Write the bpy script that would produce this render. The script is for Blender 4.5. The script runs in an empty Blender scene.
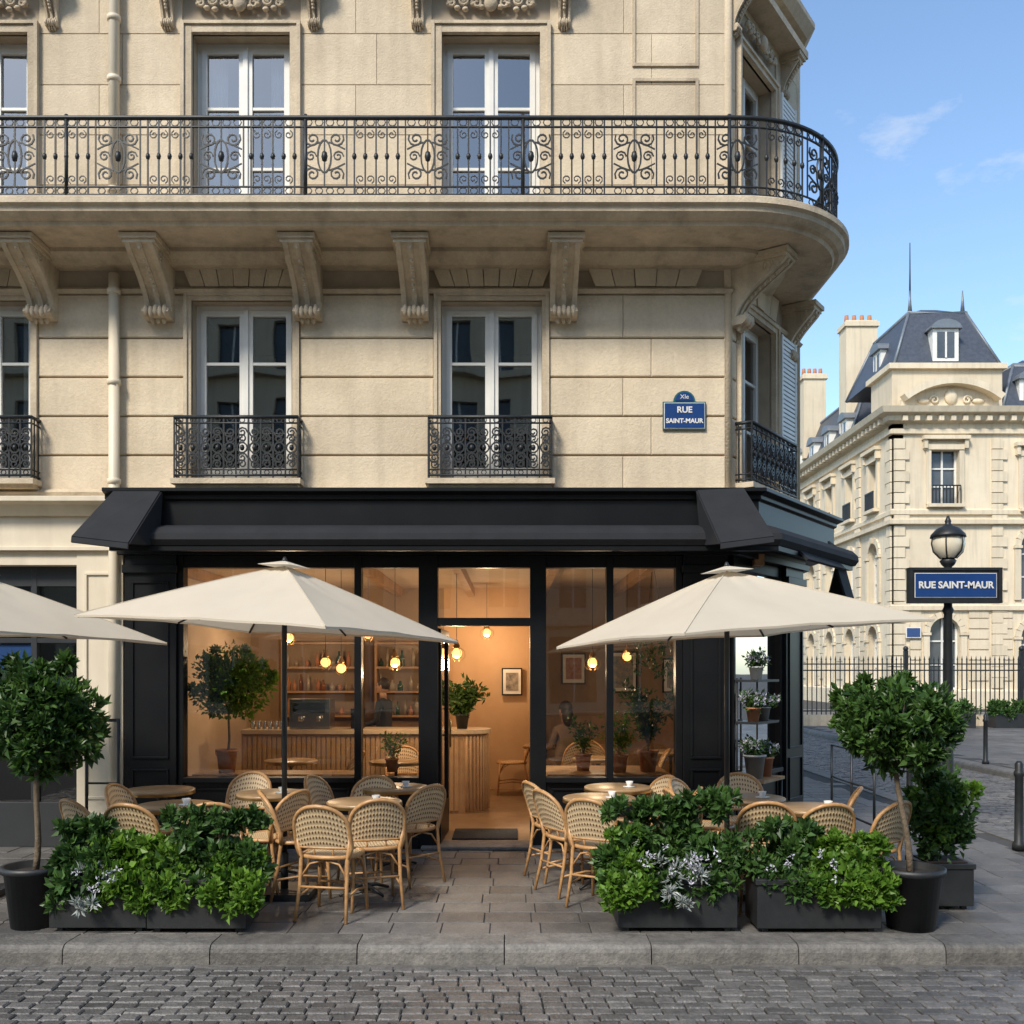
import bpy, bmesh, math, random
import numpy as np
from mathutils import Vector, Matrix
random.seed(7); rng=np.random.default_rng(7)
S=bpy.context.scene
R=math.radians
# ------------------------------------------------------------------ materials
MATS={}
def mat(name,c1,c2=None,scale=5,rough=.6,metal=0,bump=0,bscale=40,var=0,streak=0,emit=0,spec=.5,coat=0,mott=0,blotch=0):
    if name in MATS: return MATS[name]
    m=bpy.data.materials.new(name); m.use_nodes=True; N=m.node_tree.nodes; L=m.node_tree.links
    b=N['Principled BSDF']; b.inputs['Roughness'].default_value=rough; b.inputs['Metallic'].default_value=metal
    b.inputs['Specular IOR Level'].default_value=spec; b.inputs['Coat Weight'].default_value=coat
    tc=N.new('ShaderNodeTexCoord')
    c2=c2 or tuple(x*.8 for x in c1)
    n=N.new('ShaderNodeTexNoise'); n.inputs['Scale'].default_value=scale; n.inputs['Detail'].default_value=4; n.inputs['Roughness'].default_value=.65
    L.new(tc.outputs['Object'],n.inputs['Vector'])
    r=N.new('ShaderNodeMapRange'); r.inputs[1].default_value=.3; r.inputs[2].default_value=.7; L.new(n.outputs['Fac'],r.inputs[0])
    mx=N.new('ShaderNodeMixRGB'); mx.inputs[1].default_value=(*c1,1); mx.inputs[2].default_value=(*c2,1); L.new(r.outputs[0],mx.inputs[0])
    col=mx.outputs[0]
    def mul(fac_socket,lo,hi,a,bb):
        nonlocal col
        r2=N.new('ShaderNodeMapRange'); r2.inputs[1].default_value=lo; r2.inputs[2].default_value=hi; r2.inputs[3].default_value=a; r2.inputs[4].default_value=bb; L.new(fac_socket,r2.inputs[0])
        m2=N.new('ShaderNodeMixRGB'); m2.blend_type='MULTIPLY'; m2.inputs[0].default_value=1; L.new(col,m2.inputs[1]); L.new(r2.outputs[0],m2.inputs[2]); col=m2.outputs[0]
    if var:
        a=N.new('ShaderNodeAttribute'); a.attribute_name='var'; mul(a.outputs['Fac'],0,1,1-var,1+var)
    if streak:
        mp=N.new('ShaderNodeMapping'); mp.inputs['Scale'].default_value=(5,5,.35); L.new(tc.outputs['Object'],mp.inputs[0])
        n3=N.new('ShaderNodeTexNoise'); n3.inputs['Scale'].default_value=1.3; n3.inputs['Detail'].default_value=4; L.new(mp.outputs[0],n3.inputs['Vector'])
        mul(n3.outputs['Fac'],.48,.75,1,1-streak)
    if mott:
        n4=N.new('ShaderNodeTexNoise'); n4.inputs['Scale'].default_value=28; n4.inputs['Detail'].default_value=3; n4.inputs['Roughness'].default_value=.8; L.new(tc.outputs['Object'],n4.inputs['Vector'])
        mul(n4.outputs['Fac'],.35,.7,1+mott*.4,1-mott)
    if blotch:
        n5=N.new('ShaderNodeTexNoise'); n5.inputs['Scale'].default_value=.75; n5.inputs['Detail'].default_value=3; L.new(tc.outputs['Object'],n5.inputs['Vector'])
        mul(n5.outputs['Fac'],.4,.68,1.03,1-blotch)
    L.new(col,b.inputs['Base Color'])
    if bump:
        nb=N.new('ShaderNodeTexNoise'); nb.inputs['Scale'].default_value=bscale; nb.inputs['Detail'].default_value=3; L.new(tc.outputs['Object'],nb.inputs['Vector'])
        bp=N.new('ShaderNodeBump'); bp.inputs['Strength'].default_value=bump; bp.inputs['Distance'].default_value=.01; L.new(nb.outputs['Fac'],bp.inputs['Height']); L.new(bp.outputs[0],b.inputs['Normal'])
    if emit:
        b.inputs['Emission Color'].default_value=(*c1,1); b.inputs['Emission Strength'].default_value=emit; m.cycles.emission_sampling='NONE'
    MATS[name]=m; return m
def glassmat(name,refl,tint=(.9,.93,.92),wave=.25):
    m=bpy.data.materials.new(name); m.use_nodes=True; N=m.node_tree.nodes; L=m.node_tree.links; N.clear()
    o=N.new('ShaderNodeOutputMaterial'); t=N.new('ShaderNodeBsdfTransparent'); t.inputs[0].default_value=(*tint,1)
    g=N.new('ShaderNodeBsdfGlossy'); g.inputs['Roughness'].default_value=.015
    f=N.new('ShaderNodeFresnel'); f.inputs[0].default_value=1.5
    a=N.new('ShaderNodeMath'); a.operation='ADD'; a.use_clamp=True; a.inputs[1].default_value=refl; L.new(f.outputs[0],a.inputs[0])
    tc=N.new('ShaderNodeTexCoord'); nn=N.new('ShaderNodeTexNoise'); nn.inputs['Scale'].default_value=.9; nn.inputs['Detail'].default_value=1; L.new(tc.outputs['Object'],nn.inputs['Vector'])
    bp=N.new('ShaderNodeBump'); bp.inputs['Strength'].default_value=wave; bp.inputs['Distance'].default_value=.02; L.new(nn.outputs['Fac'],bp.inputs['Height']); L.new(bp.outputs[0],g.inputs['Normal'])
    x=N.new('ShaderNodeMixShader'); L.new(a.outputs[0],x.inputs[0]); L.new(t.outputs[0],x.inputs[1]); L.new(g.outputs[0],x.inputs[2]); L.new(x.outputs[0],o.inputs[0]); return m
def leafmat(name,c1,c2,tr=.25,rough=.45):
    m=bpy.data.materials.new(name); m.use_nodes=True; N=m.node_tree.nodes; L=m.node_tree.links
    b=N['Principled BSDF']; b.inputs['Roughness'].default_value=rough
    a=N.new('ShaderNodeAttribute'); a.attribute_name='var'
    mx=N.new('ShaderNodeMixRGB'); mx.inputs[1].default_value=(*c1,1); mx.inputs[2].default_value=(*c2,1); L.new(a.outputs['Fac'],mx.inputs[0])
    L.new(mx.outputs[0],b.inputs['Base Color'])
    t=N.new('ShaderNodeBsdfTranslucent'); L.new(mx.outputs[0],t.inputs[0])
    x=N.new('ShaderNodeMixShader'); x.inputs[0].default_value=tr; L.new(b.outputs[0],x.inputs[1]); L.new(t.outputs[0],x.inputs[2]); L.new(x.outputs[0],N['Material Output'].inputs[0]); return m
def fabricmat(name,c,tr=.3):
    m=mat(name,c,tuple(x*.93 for x in c),scale=3,rough=.9,bump=.15,bscale=300,spec=.1)
    N=m.node_tree.nodes; L=m.node_tree.links; b=N['Principled BSDF']
    t=N.new('ShaderNodeBsdfTranslucent'); t.inputs[0].default_value=(*c,1)
    x=N.new('ShaderNodeMixShader'); x.inputs[0].default_value=tr; L.new(b.outputs[0],x.inputs[1]); L.new(t.outputs[0],x.inputs[2]); L.new(x.outputs[0],N['Material Output'].inputs[0]); return m
def weavemat():
    m=bpy.data.materials.new('rattan_weave'); m.use_nodes=True; N=m.node_tree.nodes; L=m.node_tree.links; b=N['Principled BSDF']; b.inputs['Roughness'].default_value=.5
    tc=N.new('ShaderNodeTexCoord'); sp=N.new('ShaderNodeSeparateXYZ'); L.new(tc.outputs['Object'],sp.inputs[0])
    def M(op,a,bv=None):
        n=N.new('ShaderNodeMath'); n.operation=op
        for i,x in enumerate((a,bv)):
            if x is None: continue
            if isinstance(x,(int,float)): n.inputs[i].default_value=x
            else: L.new(x,n.inputs[i])
        return n.outputs[0]
    k=165
    yz=M('ADD',sp.outputs['Y'],sp.outputs['Z'])
    a=M('SINE',M('MULTIPLY',M('ADD',sp.outputs['X'],yz),k*.8)); c=M('SINE',M('MULTIPLY',M('SUBTRACT',sp.outputs['X'],yz),k*.8))
    p=M('MULTIPLY',a,c); g=M('GREATER_THAN',p,.45)
    mx=N.new('ShaderNodeMixRGB'); mx.inputs[1].default_value=(.62,.46,.27,1); mx.inputs[2].default_value=(.13,.06,.025,1); L.new(g,mx.inputs[0]); L.new(mx.outputs[0],b.inputs['Base Color'])
    bp=N.new('ShaderNodeBump'); bp.inputs['Strength'].default_value=.5; bp.inputs['Distance'].default_value=.004; L.new(p,bp.inputs['Height']); L.new(bp.outputs[0],b.inputs['Normal']); return m

STONE=mat('limestone',(.68,.565,.405),(.58,.475,.335),2.2,.85,bump=.5,bscale=55,var=.07,streak=.13,spec=.2,mott=.09,blotch=.11)
STONE2=mat('limestone_carved',(.64,.53,.38),(.51,.415,.295),4,.85,bump=.5,bscale=50,streak=.26,spec=.2,mott=.10,blotch=.11)
JOINT=mat('mortar',(.46,.375,.27),rough=.95)
CREAM=mat('cream_paint',(.70,.61,.46),(.63,.54,.40),3,.5,streak=.12)
WFRAME=mat('window_paint',(.74,.72,.66),(.66,.64,.58),4,.45)
IRON=mat('wrought_iron',(.016,.018,.019),(.030,.032,.033),12,.45,metal=.3)
BLACK=mat('black_paint',(.0045,.005,.006),(.008,.0085,.0095),3,.38,spec=.28,bump=.04,bscale=20)
CHAR=mat('charcoal_canvas',(.013,.014,.016),(.020,.021,.024),3,.8,bump=.2,bscale=200,spec=.3)
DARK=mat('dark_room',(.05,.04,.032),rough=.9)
CURT=mat('curtain',(.70,.68,.63),rough=.9)
GLW=glassmat('window_glass',.20); GLS=glassmat('shop_glass',.07,(.90,.91,.90),.12)
WOOD=mat('oak_wood',(.42,.25,.12),(.28,.155,.07),6,.45,streak=.3)
WOODF=mat('wood_floor',(.28,.18,.10),(.18,.11,.06),4,.4)
WWALL=mat('warm_plaster',(.50,.38,.26),(.44,.33,.22),2,.8)
WHITE=mat('white_paint',(.75,.73,.68),rough=.5)
RATTAN=mat('rattan_cane',(.54,.31,.13),(.36,.18,.07),25,.4); WEAVE=weavemat()
CANVAS=fabricmat('parasol_canvas',(.72,.635,.50),.30)
SLATE=mat('slate_roof',(.065,.075,.095),(.038,.045,.058),6,.5,bump=.5,bscale=9)
ZINC=mat('zinc',(.20,.22,.24),rough=.5,metal=.4)
POT=mat('black_pot',(.013,.014,.015),(.022,.023,.024),8,.5,bump=.1)
TERRA=mat('terracotta',(.42,.18,.09),rough=.8)
SOIL=mat('soil',(.03,.02,.013),rough=1)
BARK=mat('bark',(.17,.125,.08),(.09,.065,.04),25,.9,bump=.8,bscale=60)
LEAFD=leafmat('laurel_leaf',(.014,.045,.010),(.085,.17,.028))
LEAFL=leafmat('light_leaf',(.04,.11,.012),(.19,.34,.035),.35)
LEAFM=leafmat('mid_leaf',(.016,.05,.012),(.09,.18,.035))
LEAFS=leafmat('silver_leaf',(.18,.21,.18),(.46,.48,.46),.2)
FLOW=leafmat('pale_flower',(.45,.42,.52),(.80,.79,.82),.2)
PAVE=mat('paving_stone',(.150,.140,.128),(.090,.085,.079),3,.55,bump=.5,bscale=45,var=.24,mott=.22,blotch=.28)
SETT=mat('granite_sett',(.145,.134,.122),(.082,.078,.073),7,.45,bump=.8,bscale=60,var=.33,mott=.2,blotch=.2)
KERB=mat('granite_kerb',(.20,.184,.16),(.115,.106,.095),9,.65,bump=.7,bscale=50,var=.2,streak=.3,mott=.25,blotch=.2)
GROUT=mat('sand_joint',(.065,.06,.053),(.04,.037,.034),5,.95,bump=.5)
ENAMEL=mat('blue_enamel',(.012,.05,.18),(.01,.04,.15),4,.25,coat=.4); GREENE=mat('green_enamel',(.02,.12,.13),rough=.3)
BULB=mat('bulb',(1,.50,.16),(1,.50,.16),emit=2.6)
BRASS=mat('brass',(.45,.28,.10),rough=.3,metal=.9)
SKIN=mat('skin',(.40,.24,.16),rough=.5); HAIR=mat('hair',(.02,.012,.008),rough=.6)
CLOTHD=mat('dark_cloth',(.02,.022,.026),rough=.9); CLOTHW=mat('brown_cloth',(.16,.11,.08),rough=.9)

# ------------------------------------------------------------------ mesh builder
def frame(O,U,N):
    return lambda u,d,z:(O[0]+u*U[0]+d*N[0],O[1]+u*U[1]+d*N[1],z)
W=lambda x,y,z:(x,y,z)
a55=R(55); CA,SA=math.cos(a55),math.sin(a55)
FF=frame((0,0),(1,0),(0,-1)); FC=frame((2.16,0),(CA,SA),(SA,-CA))
CX,CY=2.16+2*CA,2*SA
FS=frame((CX,CY),(0,1),(1,0))
def empty(name,loc=(0,0,0)):
    e=bpy.data.objects.new(name,None); e.empty_display_size=.3; S.collection.objects.link(e); e.location=loc; return e
class MB:
    def __init__(s): s.v=[];s.f=[];s.m=[];s.sm=[];s.var=[];s.mats=[]
    def add(s,vs,fs,mt,smooth=False,var=None):
        if mt not in s.mats: s.mats.append(mt)
        k=s.mats.index(mt); o=len(s.v); s.v.extend(tuple(v) for v in vs)
        if var is None: var=random.random()
        for f in fs: s.f.append(tuple(i+o for i in f)); s.m.append(k); s.sm.append(smooth); s.var.append(var)
    def box(s,F,u0,u1,d0,d1,z0,z1,mt,var=None):
        vs=[F(u,d,z) for z in (z0,z1) for d in (d0,d1) for u in (u0,u1)]
        s.add(vs,[(0,1,3,2),(4,6,7,5),(0,4,5,1),(2,3,7,6),(0,2,6,4),(1,5,7,3)],mt,var=var)
    def block(s,F,u0,u1,z0,z1,d0,d1,bev,mt,var=None):
        a=[(u0,z0),(u1,z0),(u1,z1),(u0,z1)]; b=[(u0+bev,z0+bev),(u1-bev,z0+bev),(u1-bev,z1-bev),(u0+bev,z1-bev)]
        vs=[F(u,d0,z) for u,z in a]+[F(u,d1-bev,z) for u,z in a]+[F(u,d1,z) for u,z in b]
        fs=[(8,9,10,11)]
        for i in range(4):
            j=(i+1)%4; fs+= [(i,j,4+j,4+i),(4+i,4+j,8+j,8+i)]
        s.add(vs,fs+[(3,2,1,0)],mt,var=var)
    def prism(s,F,poly,d0,d1,mt,var=None):
        n=len(poly); vs=[F(u,d0,z) for u,z in poly]+[F(u,d1,z) for u,z in poly]
        s.add(vs,[tuple(range(n)),tuple(range(2*n-1,n-1,-1))]+[(i,(i+1)%n,n+(i+1)%n,n+i) for i in range(n)],mt,var=var)
    def slab(s,poly,z0,z1,mt,F=W):
        n=len(poly); vs=[F(x,y,z0) for x,y in poly]+[F(x,y,z1) for x,y in poly]
        s.add(vs,[tuple(range(n-1,-1,-1)),tuple(range(n,2*n))]+[(i,(i+1)%n,n+(i+1)%n,n+i) for i in range(n)],mt)
    def tube(s,pts,r,mt,n=6,caps=True,closed=False):
        P=[Vector(p) for p in pts]; k=len(P)
        rs=r if isinstance(r,(list,tuple)) else [r]*k
        vs=[];prev=None
        for i in range(k):
            if closed: t=P[(i+1)%k]-P[i-1]
            else: t=P[min(i+1,k-1)]-P[max(i-1,0)]
            if t.length<1e-9: t=Vector((0,0,1))
            t.normalize()
            if prev is None:
                up=Vector((0,0,1)) if abs(t.z)<.9 else Vector((1,0,0)); a=t.cross(up).normalized()
            else:
                a=(prev-t*prev.dot(t)); a=a.normalized() if a.length>1e-6 else t.orthogonal().normalized()
            prev=a; b=t.cross(a)
            for j in range(n):
                an=2*math.pi*(j+.5)/n; vs.append(P[i]+(a*math.cos(an)+b*math.sin(an))*rs[i])
        fs=[]
        for i in range(k if closed else k-1):
            i2=(i+1)%k
            for j in range(n): fs.append((i*n+j,i*n+(j+1)%n,i2*n+(j+1)%n,i2*n+j))
        if caps and not closed: fs+=[tuple(range(n-1,-1,-1)),tuple(range((k-1)*n,k*n))]
        s.add(vs,fs,mt,smooth=n>4)
    def lathe(s,c,prof,mt,n=20,cap=True):
        vs=[(c[0]+r*math.cos(2*math.pi*j/n),c[1]+r*math.sin(2*math.pi*j/n),c[2]+z) for r,z in prof for j in range(n)]
        fs=[(i*n+j,i*n+(j+1)%n,(i+1)*n+(j+1)%n,(i+1)*n+j) for i in range(len(prof)-1) for j in range(n)]
        if cap: fs+=[tuple(range(n-1,-1,-1)),tuple(range((len(prof)-1)*n,len(prof)*n))]
        s.add(vs,fs,mt,smooth=True)
    def ball(s,c,r,mt,n=10,F=None):
        if not hasattr(r,'__len__'): r=(r,r,r)
        vs=[];m=n//2+1
        for i in range(m+1):
            th=math.pi*i/m
            for j in range(n):
                ph=2*math.pi*j/n; p=(c[0]+r[0]*math.sin(th)*math.cos(ph),c[1]+r[1]*math.sin(th)*math.sin(ph),c[2]+r[2]*math.cos(th)); vs.append(F(*p) if F else p)
        fs=[(i*n+j,i*n+(j+1)%n,(i+1)*n+(j+1)%n,(i+1)*n+j) for i in range(m) for j in range(n)]
        s.add(vs,fs,mt,smooth=True)
    def sweep(s,path,prof,mt,close=True,var=None,caps=True):
        k=len(path); vs=[];n=len(prof)
        D=[]
        for i in range(k-1):
            dx,dy=path[i+1][0]-path[i][0],path[i+1][1]-path[i][1]; l=math.hypot(dx,dy); D.append((dy/l,-dx/l))
        for i in range(k):
            a=D[max(i-1,0)]; b=D[min(i,k-2)]; q=1+a[0]*b[0]+a[1]*b[1]; m=((a[0]+b[0])/q,(a[1]+b[1])/q)
            for d,z in prof: vs.append((path[i][0]+m[0]*d,path[i][1]+m[1]*d,z))
        fs=[]
        for i in range(k-1):
            for j in range(n if close else n-1): fs.append((i*n+j,i*n+(j+1)%n,(i+1)*n+(j+1)%n,(i+1)*n+j))
        if close and caps: fs+=[tuple(range(n-1,-1,-1)),tuple(range((k-1)*n,k*n))]
        s.add(vs,fs,mt,var=var)
    def mesh(s,name,recalc=True):
        me=bpy.data.meshes.new(name); me.from_pydata(s.v,[],s.f)
        for m in s.mats: me.materials.append(m)
        me.polygons.foreach_set('material_index',s.m); me.polygons.foreach_set('use_smooth',s.sm)
        at=me.attributes.new('var','FLOAT','FACE'); at.data.foreach_set('value',s.var)
        if recalc:
            bm=bmesh.new(); bm.from_mesh(me); bmesh.ops.recalc_face_normals(bm,faces=bm.faces); bm.to_mesh(me); bm.free()
        me.update(); return me
    def obj(s,name,parent=None,bevel=0,recalc=True,loc=(0,0,0),rz=0):
        o=bpy.data.objects.new(name,s.mesh(name,recalc)); S.collection.objects.link(o); o.location=loc; o.rotation_euler=(0,0,rz)
        if parent: o.parent=parent
        if bevel:
            b=o.modifiers.new('bev','BEVEL'); b.width=bevel; b.segments=1; b.limit_method='ANGLE'; b.angle_limit=R(40)
        return o
def inst(me,name,loc,rz=0,sc=1,parent=None):
    o=bpy.data.objects.new(name,me); S.collection.objects.link(o); o.location=loc; o.rotation_euler=(0,0,rz); o.scale=(sc,)*3
    if parent: o.parent=parent
    return o
def spiral(cx,cy,r0,r1,a0,turns,n=12):
    return [(cx+(r0+(r1-r0)*i/n)*math.cos(a0+turns*2*math.pi*i/n),cy+(r0+(r1-r0)*i/n)*math.sin(a0+turns*2*math.pi*i/n)) for i in range(n+1)]
def circle(cx,cy,rx,ry,n=12): return [(cx+rx*math.cos(2*math.pi*i/n),cy+ry*math.sin(2*math.pi*i/n)) for i in range(n)]

# ------------------------------------------------------------------ CAFE BUILDING
cafe=empty('corner_cafe_building')
def openwall(mb,F,u0,u1,z0,z1,ops,mt,d0=-.35,d1=0):
    us=sorted({u0,u1,*[x for o in ops for x in o[:2] if u0<x<u1]}); 
    for a,b in zip(us,us[1:]):
        cuts=sorted([(max(o[2],z0),min(o[3],z1)) for o in ops if o[0]<=a+1e-6 and o[1]>=b-1e-6 and o[3]>z0 and o[2]<z1])
        z=z0
        for c,d in cuts:
            if c>z+1e-6: mb.box(F,a,b,d0,d1,z,c,mt)
            z=max(z,d)
        if z<z1-1e-6: mb.box(F,a,b,d0,d1,z,z1,mt)
def courses(mb,F,u0,u1,zs,ops,mt,gap=.014,vg=.003,proud=.03,bev=.012,L=1.05,ex=.0):
    for i,(z0,z1) in enumerate(zip(zs,zs[1:])):
        iv=[(u0,u1)]
        for o in ops:
            if o[3]+ex>z0+.01 and o[2]<z1-.01:
                nv=[]
                for a,b in iv:
                    if o[1]+ex<=a or o[0]-ex>=b: nv.append((a,b)); continue
                    if o[0]-ex>a: nv.append((a,o[0]-ex))
                    if o[1]+ex<b: nv.append((o[1]+ex,b))
                iv=nv
        for a,b in iv:
            n=max(1,round((b-a)/L)); cuts=[a]+[a+(b-a)*(k+(.0 if n==1 else (.16 if i%2 else -.16)))/n for k in range(1,n)]+[b]
            for c,d in zip(cuts,cuts[1:]):
                mb.block(F,c+vg,d-vg,z0+gap/2,z1-gap/2,-.02,proud,bev if gap>.01 else .004,mt)
w1=[(-8.18,-7.17),(-5.69,-4.80),(-3.20,-2.19),(-.71,.30)]
op1=[(a,b,3.66,5.47) for a,b in w1]; op2=[(a+.01,b-.02,6.1,8.13) for a,b in w1]; op3=[(a+.01,b-.02,9.6,11.4) for a,b in w1]
cw=(.24,1.20); oc=[(cw[0],cw[1],3.66,5.47),(cw[0],cw[1],6.1,8.13)]
wall=MB()
openwall(wall,FF,-12,2.16,3.0,12.2,op1+op2+op3,JOINT); openwall(wall,FC,0,2.0,3.0,12.2,oc,JOINT); openwall(wall,FS,0,12,0,12.2,[],JOINT)
zs1=[3.55,3.92,4.31,4.70,5.09,5.53]; zs2=[6.12,6.62,7.12,7.62,8.13,8.55,9.2]
courses(wall,FF,-12,2.13,zs1,op1,STONE,ex=.07,gap=.016,L=1.15,vg=.0012,bev=.009,proud=.026); courses(wall,FC,.03,1.97,zs1,oc,STONE,ex=.09,gap=.016,bev=.009,vg=.0015); courses(wall,FS,.03,12,[0,.5]+[.5+.38*k for k in range(9)]+zs1[1:],[],STONE,gap=.02)
courses(wall,FF,-12,2.13,zs2,op2,STONE,gap=.005,vg=.0015,proud=.02,ex=.10,L=.85); courses(wall,FC,.03,1.97,zs2,oc,STONE,gap=.006,proud=.02,ex=.1); courses(wall,FS,.03,12,zs2,[],STONE,gap=.006,proud=.02)
zs3=[9.2+.5*k for k in range(7)]
courses(wall,FF,-12,2.13,zs3,op3,STONE,gap=.006,proud=.02,ex=.1); courses(wall,FC,.03,1.97,zs3,[],STONE,gap=.006,proud=.02); courses(wall,FS,.03,12,zs3,[],STONE,gap=.006,proud=.02)
for (x,y) in ((2.16,0),(CX,CY)):
    wall.tube([(x+.0,y+.0,3.5),(x,y,12.2)],.045,STONE,n=8)
wpath=[(-12,0),(2.16,0),(CX,CY),(CX,12)]
wall.sweep(wpath,[(0,5.53),(.05,5.53),(.075,5.56),(.05,5.585),(0,5.585)],STONE2)
wall.sweep(wpath,[(0,3.50),(.09,3.50),(.11,3.54),(.06,3.57),(0,3.60)],STONE2)
wall.sweep(wpath,[(0,9.1),(.12,9.1),(.2,9.2),(.2,9.26),(0,9.3)],STONE2)
wall.sweep(wpath,[(0,12.0),(.3,12.1),(.45,12.3),(.45,12.4),(0,12.4)],STONE2)
def vouss(F,uc,w,n=7,z0=5.60,z1=5.86):
    for k in range(n):
        a=-w/2+w*k/n; b=-w/2+w*(k+1)/n; sl=.22
        wall.prism(F,[(uc+a+.004,z0),(uc+b-.004,z0),(uc+b+b*sl-.004,z1),(uc+a+a*sl+.004,z1)],0,.045 if k!=n//2 else .06,STONE)
for a,b in w1: vouss(FF,(a+b)/2,1.02)
vouss(FC,.75,.95,5); vouss(FF,1.33,1.0,5)
wall.slab([(-12,.1),(2.1,.1),(CX-.1,CY),(CX-.1,12),(-12,12)],12.2,12.42,ZINC)
wall.sweep([(-12,0),(2.16,0),(CX,CY),(CX,12)],[(-.1,12.42),(-1.0,15),(-2.5,15.4),(-2.5,12.42)],SLATE)
wall.obj('stone_wall',cafe)
tr=MB()
def surround(F,u0,u1,z0,z1,w=.085,d=.055):
    for a,b in ((u0-w,u0),(u1,u1+w)): tr.box(F,a,b,-.02,d,z0,z1+w,STONE2); 
    tr.box(F,u0,u1,-.02,d-.003,z1,z1+w,STONE2)
    for a,b in ((u0-w-.02,u0-w+.015),(u1+w-.015,u1+w+.02)): tr.box(F,a,b,-.02,d+.02,z0,z1+w+.02,STONE2)
    tr.box(F,u0-w+.016,u1+w-.016,-.02,d+.018,z1+w-.01,z1+w+.02,STONE2)
for o in op1: surround(FF,*o,w=.05,d=.036)
for o in op2: surround(FF,*o)
for o in oc: surround(FC,*o,w=.06)
def corbel(mb,F,uc,ztop,h,w,dep):
    pr=[]
    for i in range(15):
        t=i/14; 
        d=dep*(1-t)**1.0*(.62+.38*math.cos(t*math.pi*.9)) + .10*dep*1.0
        if t<.12: d=dep*(1-.1*t)
        pr.append((d,ztop-.05-h*.80*t))
    pr+= [(.26*dep,ztop-h*.86),(.30*dep,ztop-h*.93),(.22*dep,ztop-h*.99),(.06*dep,ztop-h)]
    def ex(u0,u1,off,mt=STONE2):
        P=[(0,ztop-.05)]+[(d+off,z) for d,z in pr]+[(0,ztop-h)]
        n=len(P); vs=[F(u0,d,z) for d,z in P]+[F(u1,d,z) for d,z in P]
        mb.add(vs,[tuple(range(n)),tuple(range(2*n-1,n-1,-1))]+[(i,(i+1)%n,n+(i+1)%n,n+i) for i in range(n)],mt)
    ex(uc-w/2,uc+w/2,0); 
    for k in (-.40,-.0,.40): ex(uc+k*w-w*.09,uc+k*w+w*.09,.025)
    mb.box(F,uc-w/2-.04,uc+w/2+.04,0,dep+.05,ztop-.05,ztop-.002,STONE2)
    mb.box(F,uc-w/2-.02,uc+w/2+.02,0,dep+.025,ztop-.085,ztop-.05,STONE2)
    for sgn in (-1,1):
        mb.tube([F(uc+sgn*w/2,dep*.70+.10*dep*math.cos(a)*(1-a/14),ztop-.22*h+.13*h*math.sin(a)*(1-a/14)) for a in [k*.6 for k in range(18)]],.012,STONE2,n=4)
    for k in range(5):
        mb.ball((uc+(k-2)*w*.17,.30*dep,ztop-h*(.90+.02*(k%2))),(w*.10,.035,.055*h/.6),STONE2,8,F)
    for k in range(3): mb.ball((uc+(k-1)*w*.2,.16*dep,ztop-h*1.0),(w*.09,.03,.045*h/.6),STONE2,8,F)
    for k in range(7):
        t=.2+.6*k/7; i=int(t*14); d,z=pr[i]; mb.ball((uc,d+.03,z),(.018,.016,.02),STONE2,6,F)
corb=[-4.66,-3.50,-2.02,-.96,.51,-7.1,-5.9]
for u in corb: corbel(tr,FF,u,5.87,.62,.27,.62)
corbel(tr,FC,.10,5.87,.66,.22,.58); corbel(tr,FC,1.66,5.87,.60,.22,.34)
def carve(F,uc,z,w):
    for sg in (-1,1):
        for k,(cx,r) in enumerate(((.12,.055),(.24,.05),(.34,.04))):
            tr.tube([F(uc+sg*u,.07,zz) for u,zz in spiral(cx*w,z+.03*(k%2),r,.012,math.pi*(k%2),1.4,14)],.014,STONE2,n=5)
        for k in range(5): tr.ball((uc+sg*(.08+.07*k)*w,.06,z-.03+.03*math.sin(k*2)),(.035,.03,.022),STONE2,7,F)
    tr.ball((uc,.08,z),(.07,.05,.085),STONE2,10,F)
for o in op2:
    for u in (o[0]-.24,o[1]+.24): corbel(tr,FF,u,8.62,.44,.12,.2)
    carve(FF,(o[0]+o[1])/2,8.40,1.15)
    tr.box(FF,o[0]-.36,o[1]+.36,0,.26,8.62,8.70,STONE2)
corbel(tr,FC,.10,8.62,.44,.12,.2); corbel(tr,FC,1.5,8.62,.44,.12,.2); carve(FC,.75,8.4,1.1); tr.box(FC,0.0,1.65,0,.26,8.62,8.7,STONE2)
for F,u0,u1,z0,z1 in ((FF,1.20,1.86,6.3,7.68),(FF,1.20,1.86,7.8,9.0)):
    for (a,b,c,d) in ((u0,u1,z0,z0+.03),(u0,u1,z1-.03,z1),(u0,u0+.03,z0+.03,z1-.03),(u1-.03,u1,z0+.03,z1-.03)): tr.box(F,a,b,0,.038,c,d,STONE2)
tr.obj('carved_trim',cafe)
fr=MB(); gl=MB(); rm=MB(); cu=MB()
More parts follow.
